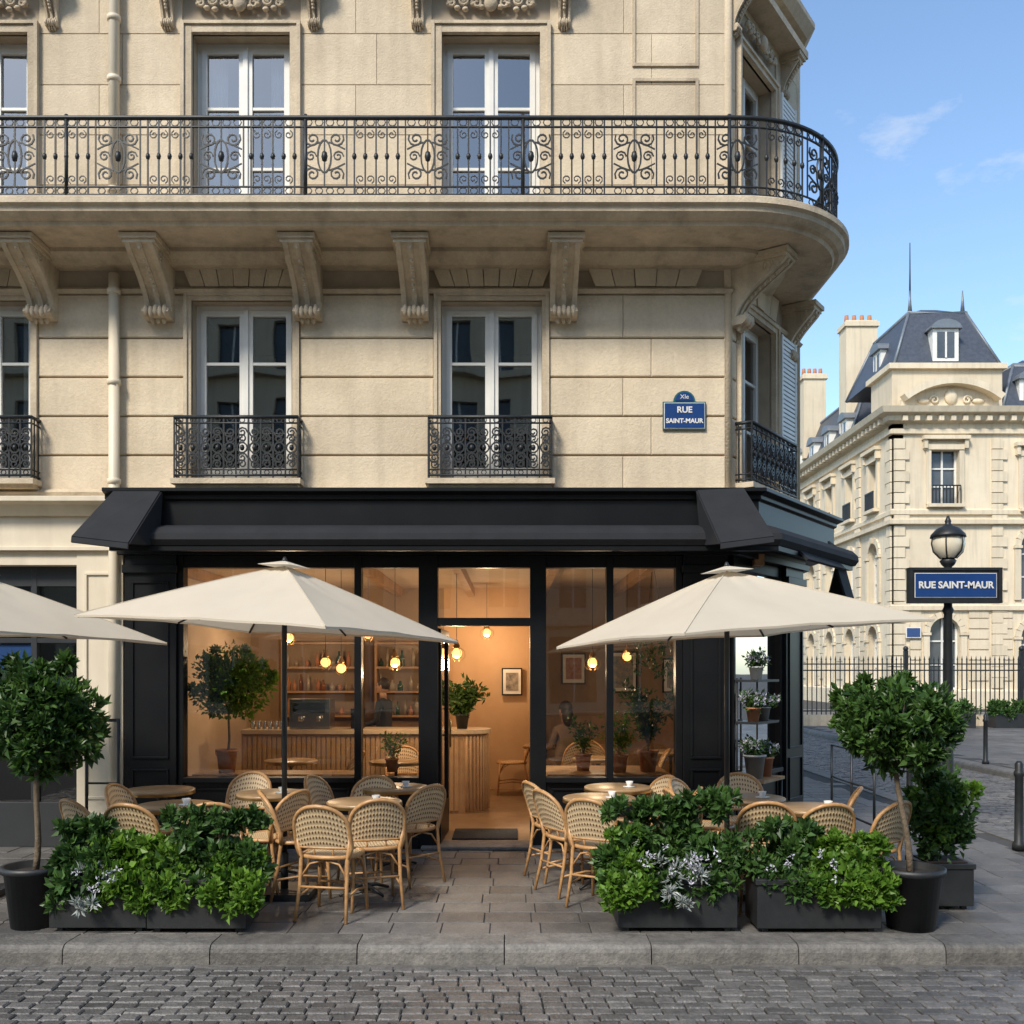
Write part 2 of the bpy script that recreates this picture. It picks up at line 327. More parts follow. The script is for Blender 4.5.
def french(F,u0,u1,z0,z1,rec=.15,rows=3,cur=1,top=.0):
    f=.045
    for a,b in ((u0,u0+f),(u1-f,u1)): fr.box(F,a,b,-rec-.06,-rec,z0,z1,WFRAME)
    fr.box(F,u0+f,u1-f,-rec-.06,-rec,z1-f,z1,WFRAME); fr.box(F,u0+f,u1-f,-rec-.06,-rec,z0,z0+f,WFRAME)
    uc=(u0+u1)/2
    for a,b in ((u0+f,uc-.012),(uc+.012,u1-f)):
        s=.055; q0,q1=z0+f+.004,z1-f-.004
        for c,d in ((a,a+s),(b-s,b)): fr.box(F,c,d,-rec-.045,-rec+.012,q0,q1,WFRAME)
        fr.box(F,a+s,b-s,-rec-.045,-rec+.010,q1-s,q1,WFRAME); fr.box(F,a+s,b-s,-rec-.045,-rec+.010,q0,q0+.12,WFRAME)
        for k in range(1,rows):
            z=q0+.1+(q1-q0-.1)*k/rows; fr.box(F,a+s,b-s,-rec-.04,-rec+.006,z-.014,z+.014,WFRAME)
        tl=random.uniform(-.006,.006)
        vs=[F(a+s,-rec-.02,q0+.1),F(b-s,-rec-.02+tl,q0+.1),F(b-s,-rec-.02+tl,q1-s),F(a+s,-rec-.02,q1-s)]; gl.add(vs,[(0,1,2,3)],GLW)
    fr.box(F,uc-.024,uc+.024,-rec-.02,-rec+.03,z0+f,z1-f,WFRAME)
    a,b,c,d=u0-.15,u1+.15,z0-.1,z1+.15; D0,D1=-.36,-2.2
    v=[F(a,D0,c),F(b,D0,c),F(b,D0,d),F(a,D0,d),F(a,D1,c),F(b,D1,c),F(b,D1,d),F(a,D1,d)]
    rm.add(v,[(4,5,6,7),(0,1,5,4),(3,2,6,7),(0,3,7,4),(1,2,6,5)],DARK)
    if cur:
        for sg,(a,b) in ((1,(u0+.05,u0+.05+.20*cur)),(-1,(u1-.05-.20*cur,u1-.05))):
            n=24; vs=[]
            for i in range(n+1):
                u=a+(b-a)*i/n; d=-rec-.16+.025*math.sin(i*1.9)
                vs+=[F(u,d,z0+.02),F(u,d,z1-.03)]
            cu.add(vs,[(2*i,2*i+1,2*i+3,2*i+2) for i in range(n)],CURT,True)
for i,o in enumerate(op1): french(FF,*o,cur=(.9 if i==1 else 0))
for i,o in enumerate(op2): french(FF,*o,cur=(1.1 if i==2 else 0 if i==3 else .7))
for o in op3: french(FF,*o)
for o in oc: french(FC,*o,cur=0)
for o in oc:
    u0=o[1]+.07
    for (a,b) in ((u0,u0+.035),(u0+.42,u0+.455)): fr.box(FC,a,b,.07,.10,o[2],o[3],WFRAME)
    for k in range(int((o[3]-o[2])/.05)):
        z=o[2]+.02+k*.05; fr.box(FC,u0+.035,u0+.42,.075,.095,z,z+.035,WFRAME)
fr.obj('window_frames',cafe); gl.obj('window_panes',cafe,recalc=False); rm.obj('dark_rooms',cafe,recalc=False); cu.obj('curtains',cafe,recalc=False)
# ------------------------------------------------------------------ BALCONY
AC=(2.1,.42); AR=1.22; AL=AR*math.pi/2
def bpath(s):
    if s<0: return (2.1+s,-.8),(0,-1)
    if s<AL:
        a=-math.pi/2+s/AR; return (AC[0]+AR*math.cos(a),AC[1]+AR*math.sin(a)),(math.cos(a),math.sin(a))
    return (AC[0]+AR,AC[1]+s-AL),(1,0)
bl=MB(); SL=AL+1.15
pp=[bpath(s)[0] for s in [-13,-6]+[AL*i/20 for i in range(21)]+[SL]]
bl.sweep(pp,[(-1.0,6.10),(.10,6.10),(.12,6.085),(.12,6.03),(.085,6.01),(.075,5.97),(.02,5.93),(-.02,5.92),(-.04,5.885),(-.09,5.88),(-1.0,5.88)],STONE2)
bl.sweep(pp,[(-1.0,5.879),(-.50,5.879),(-.50,5.84),(-.58,5.80),(-.66,5.775),(-.80,5.77),(-1.0,5.77)],STONE2)
bl.obj('balcony_slab',cafe)
rl=MB()
def bm_(u,v): (p,n)=bpath(u); return (p[0],p[1],6.105+v)
def rt(mb,mp,pts,r=.008,closed=False,n=4): mb.tube([mp(*p) for p in pts],r,IRON,n=n,closed=closed)
H=.755
seq=[-13,-6,0]+[AL*i/18 for i in range(1,19)]+[SL]
for v,r in ((H,.024),(H-.085,.011),(.045,.013),(.12,.010)): rt(rl,bm_,[(u,v) for u in seq],r,n=6)
M=.95; u=-10.2; i=0
while u<SL-.1:
    for k in range(5):
        x=u+k*.1
        if x>SL: break
        rt(rl,bm_,[(x,.0),(x,H)],.010); rl.ball(bm_(x,.40),(.022,.022,.034),IRON,6)
        if k<4:
            rt(rl,bm_,circle(x+.05,H-.042,.036,.034,8),.006,True); rt(rl,bm_,circle(x+.05,.083,.034,.03,8),.006,True)
        if k in (0,2):
            for vv,a in ((.60,-1),(.19,1)):
                for sg in (-1,1): rt(rl,bm_,[(x+.1+sg*(.045+q[0]),vv+a*q[1]) for q in spiral(0,0,.042,.010,-1.2,1.2,10)],.0065)
    c=u+.675
    if c+.25<SL:
        rt(rl,bm_,circle(c,.40,.062,.15,14),.011,True); rt(rl,bm_,[(c,.12),(c,H)],.009); 
        rl.ball(bm_(c,.40),(.03,.03,.055),IRON,6)
        for sg in (-1,1):
            rt(rl,bm_,[(c+sg*.205,.12),(c+sg*.205,H)],.009)
            for vv,a in ((.56,-1),(.235,1)):
                rt(rl,bm_,[(c+sg*(.11+q[0]),vv+a*q[1]) for q in spiral(0,0,.072,.015,-.6,1.5,14)],.010)
            rt(rl,bm_,spiral(c+sg*.125,.40,.052,.012,0,1.4,12),.009)
            rt(rl,bm_,[(c+sg*.04,.27),(c+sg*.12,.30),(c+sg*.19,.335)],.008); rt(rl,bm_,[(c+sg*.04,.53),(c+sg*.12,.50),(c+sg*.19,.465)],.008)
        for q in (-.15,-.05,.05,.15): rt(rl,bm_,circle(c+q,H-.042,.036,.034,8),.006,True); rt(rl,bm_,circle(c+q,.083,.034,.03,8),.006,True)
    u+=M; i+=1
for x in (-6.2,-4.0,-2.0,-.1,AL*.5,AL): rt(rl,bm_,[(x,-.0),(x,H+.03)],.018,n=6)
rl.obj('balcony_railing',cafe)
bt=MB()
def balconette(F,u0,u1,dep=.20,zb=3.66,h=.60):
    w=u1-u0; T=w+2*dep
    def mp(s,v):
        if s<dep: return F(u0,s,zb+v)
        if s<dep+w: return F(u0+s-dep,dep,zb+v)
        return F(u1,dep-(s-dep-w),zb+v)
    for v,r in ((h,.019),(h-.06,.009),(.03,.011),(.085,.008)): rt(bt,mp,[(0,v),(dep,v),(dep+w,v),(T,v)],r,n=6)
    n=10; p=w/n
    for k in range(n+1):
        rt(bt,mp,[(dep+k*p,0),(dep+k*p,h)],.010)
    for k in range(n):
        c=dep+(k+.5)*p; rt(bt,mp,circle(c,h-.03,.026,.024,8),.006,True)
        rt(bt,mp,circle(c,.057,.024,.022,8),.006,True)
        for vv in (.17,.42):
            rt(bt,mp,spiral(c,vv+.03,.052,.012,0 if k%2 else math.pi,1.5,12),.0105)
            rt(bt,mp,spiral(c,vv-.03,.045,.012,math.pi if k%2 else 0,-1.3,12),.0095)
        rt(bt,mp,circle(c,.30,.05,.05,10),.010,True); bt.ball(mp(c,.30),(.024,.024,.032),IRON,6)
        rt(bt,mp,[(c-p/2,.30),(c,.22),(c+p/2,.30),(c,.38),(c-p/2,.30)],.007)
    for s0 in (.06,.14):
        for ss in (s0,T-s0): rt(bt,mp,[(ss,0),(ss,h)],.008)
    bt.box(F,u0-.03,u1+.03,0.03,dep+.03,zb-.055,zb-.002,STONE2); bt.box(F,u0,u1,0.03,dep-.03,zb-.09,zb-.055,STONE2)
for a,b in w1: balconette(FF,a-.11,b+.09)
balconette(FC,.12,1.42,.2)
bt.obj('window_balconettes',cafe)
dp=MB(); dp.tube([(-3.94,-.10,0),(-3.94,-.10,5.7),],.052,CREAM,n=12); dp.tube([(-3.94,-.10,6.11),(-3.94,-.10,12)],.052,CREAM,n=12)
for z in (.6,2.1,3.62,4.6,5.5,6.5,7.6,8.2,9.4): dp.lathe((-3.94,-.10,z),[(.052,0),(.066,.005),(.066,.05),(.052,.055)],CREAM,12); dp.box(FF,-3.95,-3.93,0,.1,z+.01,z+.04,IRON)
dp.obj('downpipe',cafe)
# ------------------------------------------------------------------ NEIGHBOUR GROUND FLOOR (left)
nb=MB()
nb.box(FF,-12,-3.86,-.2,.10,2.98,3.30,CREAM); nb.sweep([(-12,0),(-3.86,0)],[(0,3.30),(.14,3.30),(.22,3.40),(.30,3.42),(.30,3.47),(0,3.50)],CREAM)
nb.box(FF,-12,-3.86,0,.13,2.96,3.0,CREAM); nb.box(FF,-12,-4.32,-.3,.07,2.82,2.96,CREAM)
for a,b in ((-4.32,-3.86),(-9.2,-8.6)):
    nb.box(FF,a,b,-.3,.08,0,2.96,CREAM); nb.box(FF,a-.02,b+.02,0,.12,0,.35,CREAM)
    for (p,q,r,s) in ((a+.08,b-.08,.5,.53),(a+.08,b-.08,2.72,2.75),(a+.08,a+.11,.53,2.72),(b-.11,b-.08,.53,2.72)): nb.box(FF,p,q,.08,.10,r,s,CREAM)
nb.box(FF,-12,-8.6,-.3,.02,0,2.96,CREAM)
BLUE=mat('blue_paint',(.01,.05,.16),rough=.4)
DBR=mat('dark_grey_paint',(.03,.032,.034),rough=.4)
nb.box(FF,-8.6,-4.32,-.3,-.05,0,.45,DBR)
for a in (-8.6,-7.6,-6.5,-5.35,-4.84,-4.38): nb.box(FF,a,a+.06,-.14,-.06,.45,2.82,DBR)
nb.box(FF,-8.54,-4.38,-.14,-.065,2.62,2.82,DBR); nb.box(FF,-8.54,-4.38,-.14,-.065,2.05,2.1,DBR)
nb.box(FF,-5.29,-4.84,-.13,-.10,1.72,2.04,BLUE)
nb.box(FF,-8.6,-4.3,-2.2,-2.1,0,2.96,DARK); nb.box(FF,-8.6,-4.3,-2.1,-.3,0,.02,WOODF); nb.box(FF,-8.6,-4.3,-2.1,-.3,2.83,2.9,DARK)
nb.add([FF(-8.6,-.11,.45),FF(-4.32,-.11,.45),FF(-4.32,-.11,2.82),FF(-8.6,-.11,2.82)],[(0,1,2,3)],GLS)
nb.obj('neighbour_shopfront',cafe,bevel=.004)
# ------------------------------------------------------------------ SHOPFRONT
sf=MB()
def pframe(F,u0,u1,z0,z1,d,w=.022,p=.018):
    for (a,b,c,e) in ((u0,u1,z0,z0+w),(u0,u1,z1-w,z1),(u0,u0+w,z0+w,z1-w),(u1-w,u1,z0+w,z1-w)): sf.box(F,a,b,d-.005,d+p,c,e,BLACK)
def pil(F,a,b,zt=2.95):
    sf.box(F,a,b,-.25,.09,0,zt,BLACK); sf.box(F,a-.015,b+.015,.0,.125,0,.22,BLACK); sf.box(F,a-.015,b+.015,0,.125,2.74,2.82,BLACK)
    pframe(F,a+.07,b-.07,.32,.80,.09); pframe(F,a+.07,b-.07,.90,2.66,.09)
pil(FF,-3.84,-3.33); pil(FF,1.70,2.14); pil(FC,1.42,1.99)
for a,b in ((-3.33,-3.27),(-1.57,-1.50),(-.93,-.74),(.18,.34),(.94,1.01),(1.63,1.70)): sf.box(FF,a,b,-.09,.05,.0,2.92,BLACK)
for a,b in ((.03,.08),(1.36,1.42)): sf.box(FC,a,b,-.09,.05,0,2.92,BLACK)
def bay(F,a,b,panels):
    sf.box(F,a,b,-.10,.02,0,.66,BLACK); sf.box(F,a,b,-.10,.08,.66,.71,BLACK); sf.box(F,a,b,-.08,.035,2.80,2.92,BLACK); sf.box(F,a,b,0,.06,0,.12,BLACK)
    for k in range(panels):
        w=(b-a)/panels; pframe(F,a+k*w+.05,a+(k+1)*w-.05,.18,.60,.02)
    sf.add([F(a,-.02,.70),F(b,-.02,.70),F(b,-.02,2.81),F(a,-.02,2.81)],[(0,1,2,3)],GLS)
bay(FF,-3.27,-1.57,2); bay(FF,-1.50,-.93,1); bay(FF,.34,.94,1); bay(FF,1.01,1.63,1); bay(FC,.08,1.36,2)
sf.box(FF,-.74,.18,-.08,.035,2.80,2.92,BLACK); sf.box(FF,-.74,.18,-.08,.045,2.22,2.30,BLACK)
sf.add([FF(-.74,-.02,2.3),FF(.18,-.02,2.3),FF(.18,-.02,2.8),FF(-.74,-.02,2.8)],[(0,1,2,3)],GLS)
spath=[(-3.9,0),(2.16,0),(CX,CY),(CX,CY+.6)]
sf.sweep(spath,[(-.2,2.92),(.14,2.92),(.14,2.99),(.10,3.0),(.10,3.05),(-.2,3.05)],BLACK)
sf.sweep(spath,[(0,3.05),(.36,3.05),(.40,3.08),(.40,3.40),(.43,3.42),(.43,3.455),(.50,3.48),(.50,3.515),(0,3.53)],BLACK)
FD=frame((-.735,.06),(.03,.9995),(.9995,-.03))
for a,b in ((0,.10),(.76,.86)): sf.box(FD,a,b,-.022,.022,.03,2.2,BLACK)
sf.box(FD,.10,.76,-.022,.022,.03,.40,BLACK); sf.box(FD,.10,.76,-.022,.022,2.08,2.2,BLACK)
sf.add([FD(.1,0,.4),FD(.76,0,.4),FD(.76,0,2.08),FD(.1,0,2.08)],[(0,1,2,3)],GLS); sf.tube([FD(.70,.05,.95),FD(.70,.05,1.25)],.012,BRASS,n=8)
sf.obj('shopfront',cafe,bevel=.004)
th=MB(); th.box(FF,-.90,.36,-.25,.14,0,.035,KERB); th.obj('door_step',cafe,bevel=.008)
th=MB(); th.box(FF,-.62,.06,-.95,-.30,.031,.045,mat('coir_mat',(.03,.03,.03),rough=1,bump=1,bscale=200)); th.obj('door_mat')
# ------------------------------------------------------------------ AWNING
aw=MB(); 
aw.sweep([(-3.80,0),(2.18,0),(CX+.05,CY)],[(.41,3.06),(.46,2.98),(.54,2.945),(.63,2.95),(.67,3.0),(.66,3.06),(.60,3.12),(.50,3.155),(.44,3.155)],CHAR)
aw.sweep([(-3.78,0),(2.18,0),(CX+.03,CY)],[(.56,2.90),(.62,2.90),(.62,2.945),(.56,2.945)],BLACK)
def flap(p):
    c=[Vector(q) for q in p]; n=(c[1]-c[0]).cross(c[2]-c[0]).normalized()*.012
    vs=[x+n for x in c]+[x-n for x in c]; k=len(c)
    aw.add(vs,[tuple(range(k)),tuple(range(2*k-1,k-1,-1))]+[(i,(i+1)%k,k+(i+1)%k,k+i) for i in range(k)],CHAR)
flap([(-3.78,-.46,3.50),(-3.34,-.46,3.50),(-3.46,-.98,2.92),(-3.97,-.98,2.98)])
flap([(-3.34,-.46,3.50),(-3.46,-.98,2.92),(-3.36,-.50,2.96)])
flap([(-3.97,-.98,2.98),(-3.46,-.98,2.92),(-3.46,-.99,2.87),(-3.97,-.99,2.93)])
flap([(1.76,-.50,3.48),(2.20,-.50,3.50),(2.36,-.98,2.98),(1.88,-.98,2.92)])
flap([(1.76,-.50,3.48),(1.88,-.98,2.92),(1.80,-.52,2.96)])
flap([(2.36,-.98,2.98),(1.88,-.98,2.92),(1.88,-.99,2.87),(2.36,-.99,2.93)])
def fc(u,d,z): return FC(u,d,z)
flap([fc(1.60,.5,3.2),fc(2.0,.5,3.15),fc(2.06,.66,2.50),fc(1.7,.66,2.56)]); flap([fc(2.0,.5,3.15),fc(2.06,.66,2.50),fc(2.0,.30,2.35)])
flap([fc(.25,.5,3.1),fc(1.5,.5,3.1),fc(1.5,.72,2.86),fc(.25,.72,2.86)])
aw.obj('shop_awning')
# ------------------------------------------------------------------ INTERIOR
it=MB()
it.slab([(-3.84,.1),(2.05,.1),(CX-.15,CY+.05),(CX-.15,4.7),(-3.84,4.7)],-.02,.03,WOODF)
it.slab([(-3.84,.1),(2.05,.1),(CX-.15,CY+.05),(CX-.15,4.7),(-3.84,4.7)],2.98,3.04,WWALL)
WW2=mat('tan_plaster',(.34,.24,.15),(.28,.19,.12),2,.8)
it.box(W,-3.9,-3.84,.1,4.7,0,3,WWALL); it.box(W,-3.84,-1.0,4.7,4.8,0,3,WW2); it.box(W,-1.0,.33,4.7,4.8,0,3,mat('ochre_plaster',(.58,.38,.22),(.52,.33,.18),2,.8)); it.box(W,.33,CX-.15,4.7,4.8,0,3,WW2); it.box(W,CX-.15,CX-.05,CY+.3,4.7,0,3,WW2)
it.box(W,.25,.33,3.1,4.7,.03,2.98,WWALL)
for k in range(7): it.box(W,-3.8+k*1.05,-3.7+k*1.05,.3,4.69,2.86,2.975,WOOD)
it.box(W,-3.84,-1.02,4.66,4.70,.03,1.0,WOOD); it.box(W,.35,CX-.16,4.66,4.70,.03,1.1,WOOD)
it.obj('interior_shell',cafe)
ct=MB(); EX=-.60
LW=mat('light_oak',(.52,.34,.18),(.40,.24,.12),6,.45,streak=.25)
poly=[(-3.3,2.2),(EX,2.2)]+[(EX+.30*math.sin(a),2.5-.30*math.cos(a)) for a in [math.pi*k/10 for k in range(1,10)]]+[(EX,2.8),(-3.3,2.8)]
ct.slab(poly,.03,1.0,LW); ct.slab([(x+(.04 if x>-1 else 0),y+(-.04 if y<2.5 else .04)) for x,y in poly],1.0,1.05,mat('pale_top',(.60,.47,.32),rough=.3))
for k in range(44): x=-3.28+k*.06; ct.box(W,x,x+.045,2.185,2.20,.06,.97,LW)
for k in range(1,20):
    a=math.pi*k/20; cx,cy=EX+.303*math.sin(a),2.5-.303*math.cos(a); ct.tube([(cx,cy,.06),(cx,cy,.97)],.018,LW,n=6)
STEEL=mat('steel',(.5,.5,.5),rough=.25,metal=1)
ct.box(W,-2.75,-2.25,2.35,2.7,1.055,1.42,STEEL); ct.box(W,-2.7,-2.3,2.30,2.36,1.25,1.38,BLACK); ct.box(W,-2.0,-1.85,2.4,2.6,1.055,1.3,BLACK)
ct.lathe((-2.38,2.3,1.15),[(.03,0),(.03,.06)],STEEL,8); ct.lathe((-2.6,2.3,1.15),[(.03,0),(.03,.06)],STEEL,8)
for k in range(6): ct.lathe((-3.2+k*.07,2.35,1.05),[(.025,0),(.03,.10),(.028,.10),(.024,.01)],STEEL,8,cap=False)
ct.obj('bar_counter',bevel=.003)
sh=MB()
for x0,x1 in ((-3.3,-2.2),(-1.95,-.95)):
    for z in (1.1,1.45,1.8,2.15): sh.box(W,x0,x1,4.4,4.68,z,z+.03,WOOD)
    for x in (x0-.03,x1): sh.box(W,x,x+.03,4.4,4.68,.9,2.2,WOOD)
    for z in (1.13,1.48,1.83):
        x=x0+.05
        while x<x1-.08:
            hh=random.uniform(.10,.27); r=random.uniform(.022,.045)
            cc=random.choice([mat('bottle_amber',(.20,.07,.02),rough=.15),mat('bottle_green',(.02,.07,.03),rough=.15),mat('stoneware',(.35,.30,.24),rough=.5),TERRA,mat('jar',(.3,.24,.16),rough=.3)])
            sh.lathe((x,4.52+random.uniform(-.05,.05),z),[(r,0),(r,hh*.6),(r*.4,hh*.75),(r*.4,hh)],cc,8); x+=random.uniform(.07,.17)
sh.obj('bottle_shelf')
def pict(x,z,w,h,c1,c2):
    pf=MB(); pf.box(W,x-w/2,x+w/2,4.60,4.655,z-h/2,z+h/2,BLACK); pf.box(W,x-w/2+.02,x+w/2-.02,4.59,4.605,z-h/2+.02,z+h/2-.02,WHITE); pf.box(W,x-w/2+.06,x+w/2-.06,4.58,4.595,z-h/2+.07,z+h/2-.07,mat('print_%d'%int(x*100),c1,c2,14)); pf.obj('picture_frame')
pict(0,1.61,.30,.40,(.08,.07,.06),(.4,.34,.28)); pict(1.6,1.75,.45,.6,(.1,.16,.2),(.4,.32,.24)); pict(.9,1.8,.35,.45,(.35,.1,.06),(.4,.32,.24)); pict(2.4,1.7,.4,.5,(.1,.1,.1),(.4,.35,.3))
def pendant(x,y,z,p=26):
    m=MB(); m.lathe((x,y,z+.05),[(.02,0),(.045,.005),(.04,.03),(.02,.06),(.012,.10)],BRASS,16,cap=False); m.tube([(x,y,z+.14),(x,y,2.98)],.004,BLACK,n=4); m.ball((x,y,z),.058,BULB,14)
    for k in range(6):
        a=k*math.pi/3; m.tube([(x+r*math.cos(a),y+r*math.sin(a),z+q) for r,q in ((.04,.06),(.09,.02),(.095,-.04),(.05,-.09))],.004,BRASS,n=4)
    o=m.obj('pendant_lamp')
    if p:
        l=bpy.data.lights.new('bulb_light','POINT'); l.energy=p; l.color=(1,.70,.42); l.shadow_soft_size=.06; lo=bpy.data.objects.new('bulb_light',l); S.collection.objects.link(lo); lo.location=(x,y,z-.13); lo.parent=o
for x,y,z,p in ((-2.2,1.8,1.87,0),(-2.05,2.0,1.80,0),(-1.38,1.8,1.87,42),(-.62,1.2,1.97,26),(.95,1.8,1.87,38),(1.45,2.6,1.95,0),(-.35,3.9,2.3,32),(-2.9,3.0,2.2,36),(-1.9,3.2,2.25,0)): pendant(x,y,z,p)
# ------------------------------------------------------------------ FOLIAGE
def leaves(clumps,per,L,seed=0,up=.35,wr=.5,droop=0):
    rg=np.random.default_rng(seed); C=np.asarray(clumps,float); n=len(C)*per
    c=np.repeat(C[:,:3],per,0); r=np.repeat(C[:,3],per); cv=np.repeat(rg.random(len(C)),per)
    d=rg.normal(size=(n,3)); d/=np.linalg.norm(d,axis=1)[:,None]
    rr=rg.random(n)**.5; p=c+d*(r*rr)[:,None]
    ax=d*1.0+rg.normal(size=(n,3))*.55; ax[:,2]+=up-droop; ax/=np.linalg.norm(ax,axis=1)[:,None]
    sd=np.cross(ax,rg.normal(size=(n,3))); sd/=np.linalg.norm(sd,axis=1)[:,None]; nm=np.cross(ax,sd)
    l=L*(.65+.7*rg.random(n)); w=l*wr
    a=p; t=p+ax*l[:,None]-nm*(l*.12)[:,None]; m1=p+ax*(l*.45)[:,None]+sd*(w/2)[:,None]+nm*(l*.10)[:,None]; m2=p+ax*(l*.45)[:,None]-sd*(w/2)[:,None]+nm*(l*.10)[:,None]
    V=np.stack([a,m1,t,m2],1).reshape(-1,3); i=np.arange(n)*4
    F=np.concatenate([np.stack([i,i+1,i+2],1),np.stack([i,i+2,i+3],1)])
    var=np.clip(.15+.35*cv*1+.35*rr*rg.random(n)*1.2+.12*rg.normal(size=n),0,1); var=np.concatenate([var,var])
    return V,F,var
def leafobj(name,parts,parent=None):
    Vs=[];Fs=[];vv=[];mi=[];mats=[];o=0
    for (V,F,var),m in parts:
        if m not in mats: mats.append(m)
        Vs.append(V);Fs.append(F+o);vv.append(var);mi.append(np.full(len(F),mats.index(m)));o+=len(V)
    V=np.concatenate(Vs);F=np.concatenate(Fs)
    me=bpy.data.meshes.new(name); me.from_pydata(V.tolist(),[],F.tolist())
    for m in mats: me.materials.append(m)
    me.polygons.foreach_set('material_index',np.concatenate(mi).astype(np.int32))
    at=me.attributes.new('var','FLOAT','FACE'); at.data.foreach_set('value',np.concatenate(vv).astype(np.float32))
    ob=bpy.data.objects.new(name,me); S.collection.objects.link(ob)
    if parent: ob.parent=parent
    return ob
def crown(c,Rr,k,cr,seed):
    rg=np.random.default_rng(seed); out=[]
    for i in range(k):
        d=rg.normal(size=3); d/=np.linalg.norm(d); q=.45+.5*rg.random()**.6; 
        if i%4==0: q*=.5
        out.append((c[0]+d[0]*Rr[0]*q,c[1]+d[1]*Rr[1]*q,c[2]+d[2]*Rr[2]*q,cr*(.7+.6*rg.random())))
    for i in range(k//4):
        d=rg.normal(size=3); d/=np.linalg.norm(d); q=1.0+.16*rg.random(); out.append((c[0]+d[0]*Rr[0]*q,c[1]+d[1]*Rr[1]*q,c[2]+d[2]*Rr[2]*q,.025))
    return out
def potted_tree(name,x,y,c,Rr,pr=.2,ph=.42,seed=1,k=75,per=95,L=.075,m=None,base=0,pot=POT,tr=.02,cf=.27):
    e=empty(name,(0,0,0)); mb=MB()
    mb.lathe((x,y,base),[(pr*.74,0),(pr*.95,ph*.9),(pr*1.06,ph*.9),(pr*1.06,ph),(pr*.93,ph),(pr*.9,ph-.05)],pot,28); mb.lathe((x,y,base+ph-.06),[(.01,.0),(pr*.92,.0),(pr*.9,.012),(.01,.02)],SOIL,20)
    mb.obj('pot',e)
    t=MB(); z0=base+ph-.06; zc=c[2]-Rr[2]*.3
    pts=[(x+(c[0]-x)*q+.012*math.sin(q*7),y+(c[1]-y)*q+.01*math.cos(q*5),z0+(zc-z0)*q) for q in [i/8 for i in range(9)]]
    t.tube(pts,[tr*(1.15-.4*i/8) for i in range(9)],BARK,n=8)
    rg=random.Random(seed)
    for i in range(12):
        a=rg.random()*6.28; q=rg.uniform(.5,.8); s0=pts[rg.choice([6,7,8])]
        e1=(c[0]+Rr[0]*q*math.cos(a),c[1]+Rr[1]*q*math.sin(a),c[2]+Rr[2]*rg.uniform(-.4,.7)); mid=tuple((s0[j]*.5+e1[j]*.5)+(.03 if j==2 else 0) for j in range(3))
        t.tube([s0,mid,e1],[tr*.55,tr*.35,tr*.15],BARK,n=5)
    t.obj('trunk',e)
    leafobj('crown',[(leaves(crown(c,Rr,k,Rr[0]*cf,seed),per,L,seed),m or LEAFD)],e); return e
def spray_plant(name,x,y,z,n,ln,spread,pr,ph,seed,m=None,L=.06,pot=TERRA,per=5,fl=0):
    e=empty(name); mb=MB(); mb.lathe((x,y,z),[(pr*.7,0),(pr*.95,ph*.9),(pr*1.05,ph*.9),(pr*1.05,ph),(pr*.9,ph),(pr*.85,ph-.03)],pot,20); mb.lathe((x,y,z+ph-.04),[(.01,0),(pr*.9,0),(.01,.01)],SOIL,14); mb.obj('pot',e)
    rg=random.Random(seed); st=MB(); cl=[]; tips=[]
    for i in range(n):
        a=rg.random()*6.28; s_=spread*rg.uniform(.3,1); l=ln*rg.uniform(.6,1); P=[]
        for k in range(7):
            t=k/6; P.append((x+math.cos(a)*s_*t**1.6,y+math.sin(a)*s_*t**1.6*.6,z+ph-.05+l*(t-.28*t*t*s_/spread)))
            if k>1: cl.append((*P[-1],.035+.03*rg.random()))
        tips.append((*P[-1],.025))
        st.tube(P,[.005*(1-.6*k/6) for k in range(7)],BARK,n=4)
    st.obj('stems',e); parts=[(leaves(cl,per,L,seed),m or LEAFM)]
    if fl: parts.append((leaves(tips,14,.028,seed),FLOW))
    leafobj('leaves',parts,e)
potted_tree('potted_laurel_tree',-3.33,-3.02,(-3.30,-3.0,1.43),(.37,.37,.39),.21,.42,1,k=90,L=.07,cf=.25)
potted_tree('potted_laurel_tree',2.76,-3.08,(2.66,-3.0,1.41),(.38,.36,.31),.215,.42,5,k=90,L=.065,cf=.23)
def planter(x0,x1,y0,y1,h,parts,name='planter_box'):
    e=empty(name); mb=MB()
    mb.slab([(x0,y0),(x1,y0),(x1,y1),(x0,y1)],.03,h,POT); mb.slab([(x0-.012,y0-.012),(x1+.012,y0-.012),(x1+.012,y1+.012),(x0-.012,y1+.012)],h-.035,h+.004,POT)
    mb.slab([(x0+.03,y0+.03),(x1-.03,y0+.03),(x1-.03,y1-.03),(x0+.03,y1-.03)],h+.004,h+.012,SOIL)
    for a in (x0+.04,x1-.08):
        for b in (y0+.03,y1-.07): mb.box(W,a,a+.04,b,b+.04,0,.03,POT)
    mb.obj('box',e,bevel=.006); 
    leafobj('plants',parts,e); return e
def mound(x0,x1,yc,zb,hh,k,seed,cr=.075,dp=.17,over=.3):
    rg=np.random.default_rng(seed); o=[]; ph=rg.random()*6
    for i in range(k):
        t=rg.random(); x=x0+(x1-x0)*t; env=math.sqrt(max(.05,1-(2*t-1)**4))*(.72+.28*math.sin(ph+t*9)); hz=rg.random()**.8
        o.append((x,yc+(rg.random()-.5)*2*dp*(1-.4*hz),zb+hh*env*hz,cr*(.5+.8*rg.random())))
    for i in range(int(k*over)):
        o.append((x0+(x1-x0)*rg.random(),yc-dp-.05*rg.random(),zb-.02-.16*rg.random()**1.5,cr*.5))
    for i in range(int(k*.4)):
        t=rg.random(); o.append((x0+(x1-x0)*t,yc+(rg.random()-.5)*dp,zb+hh*(1.0+.35*rg.random()),.028))
    return o
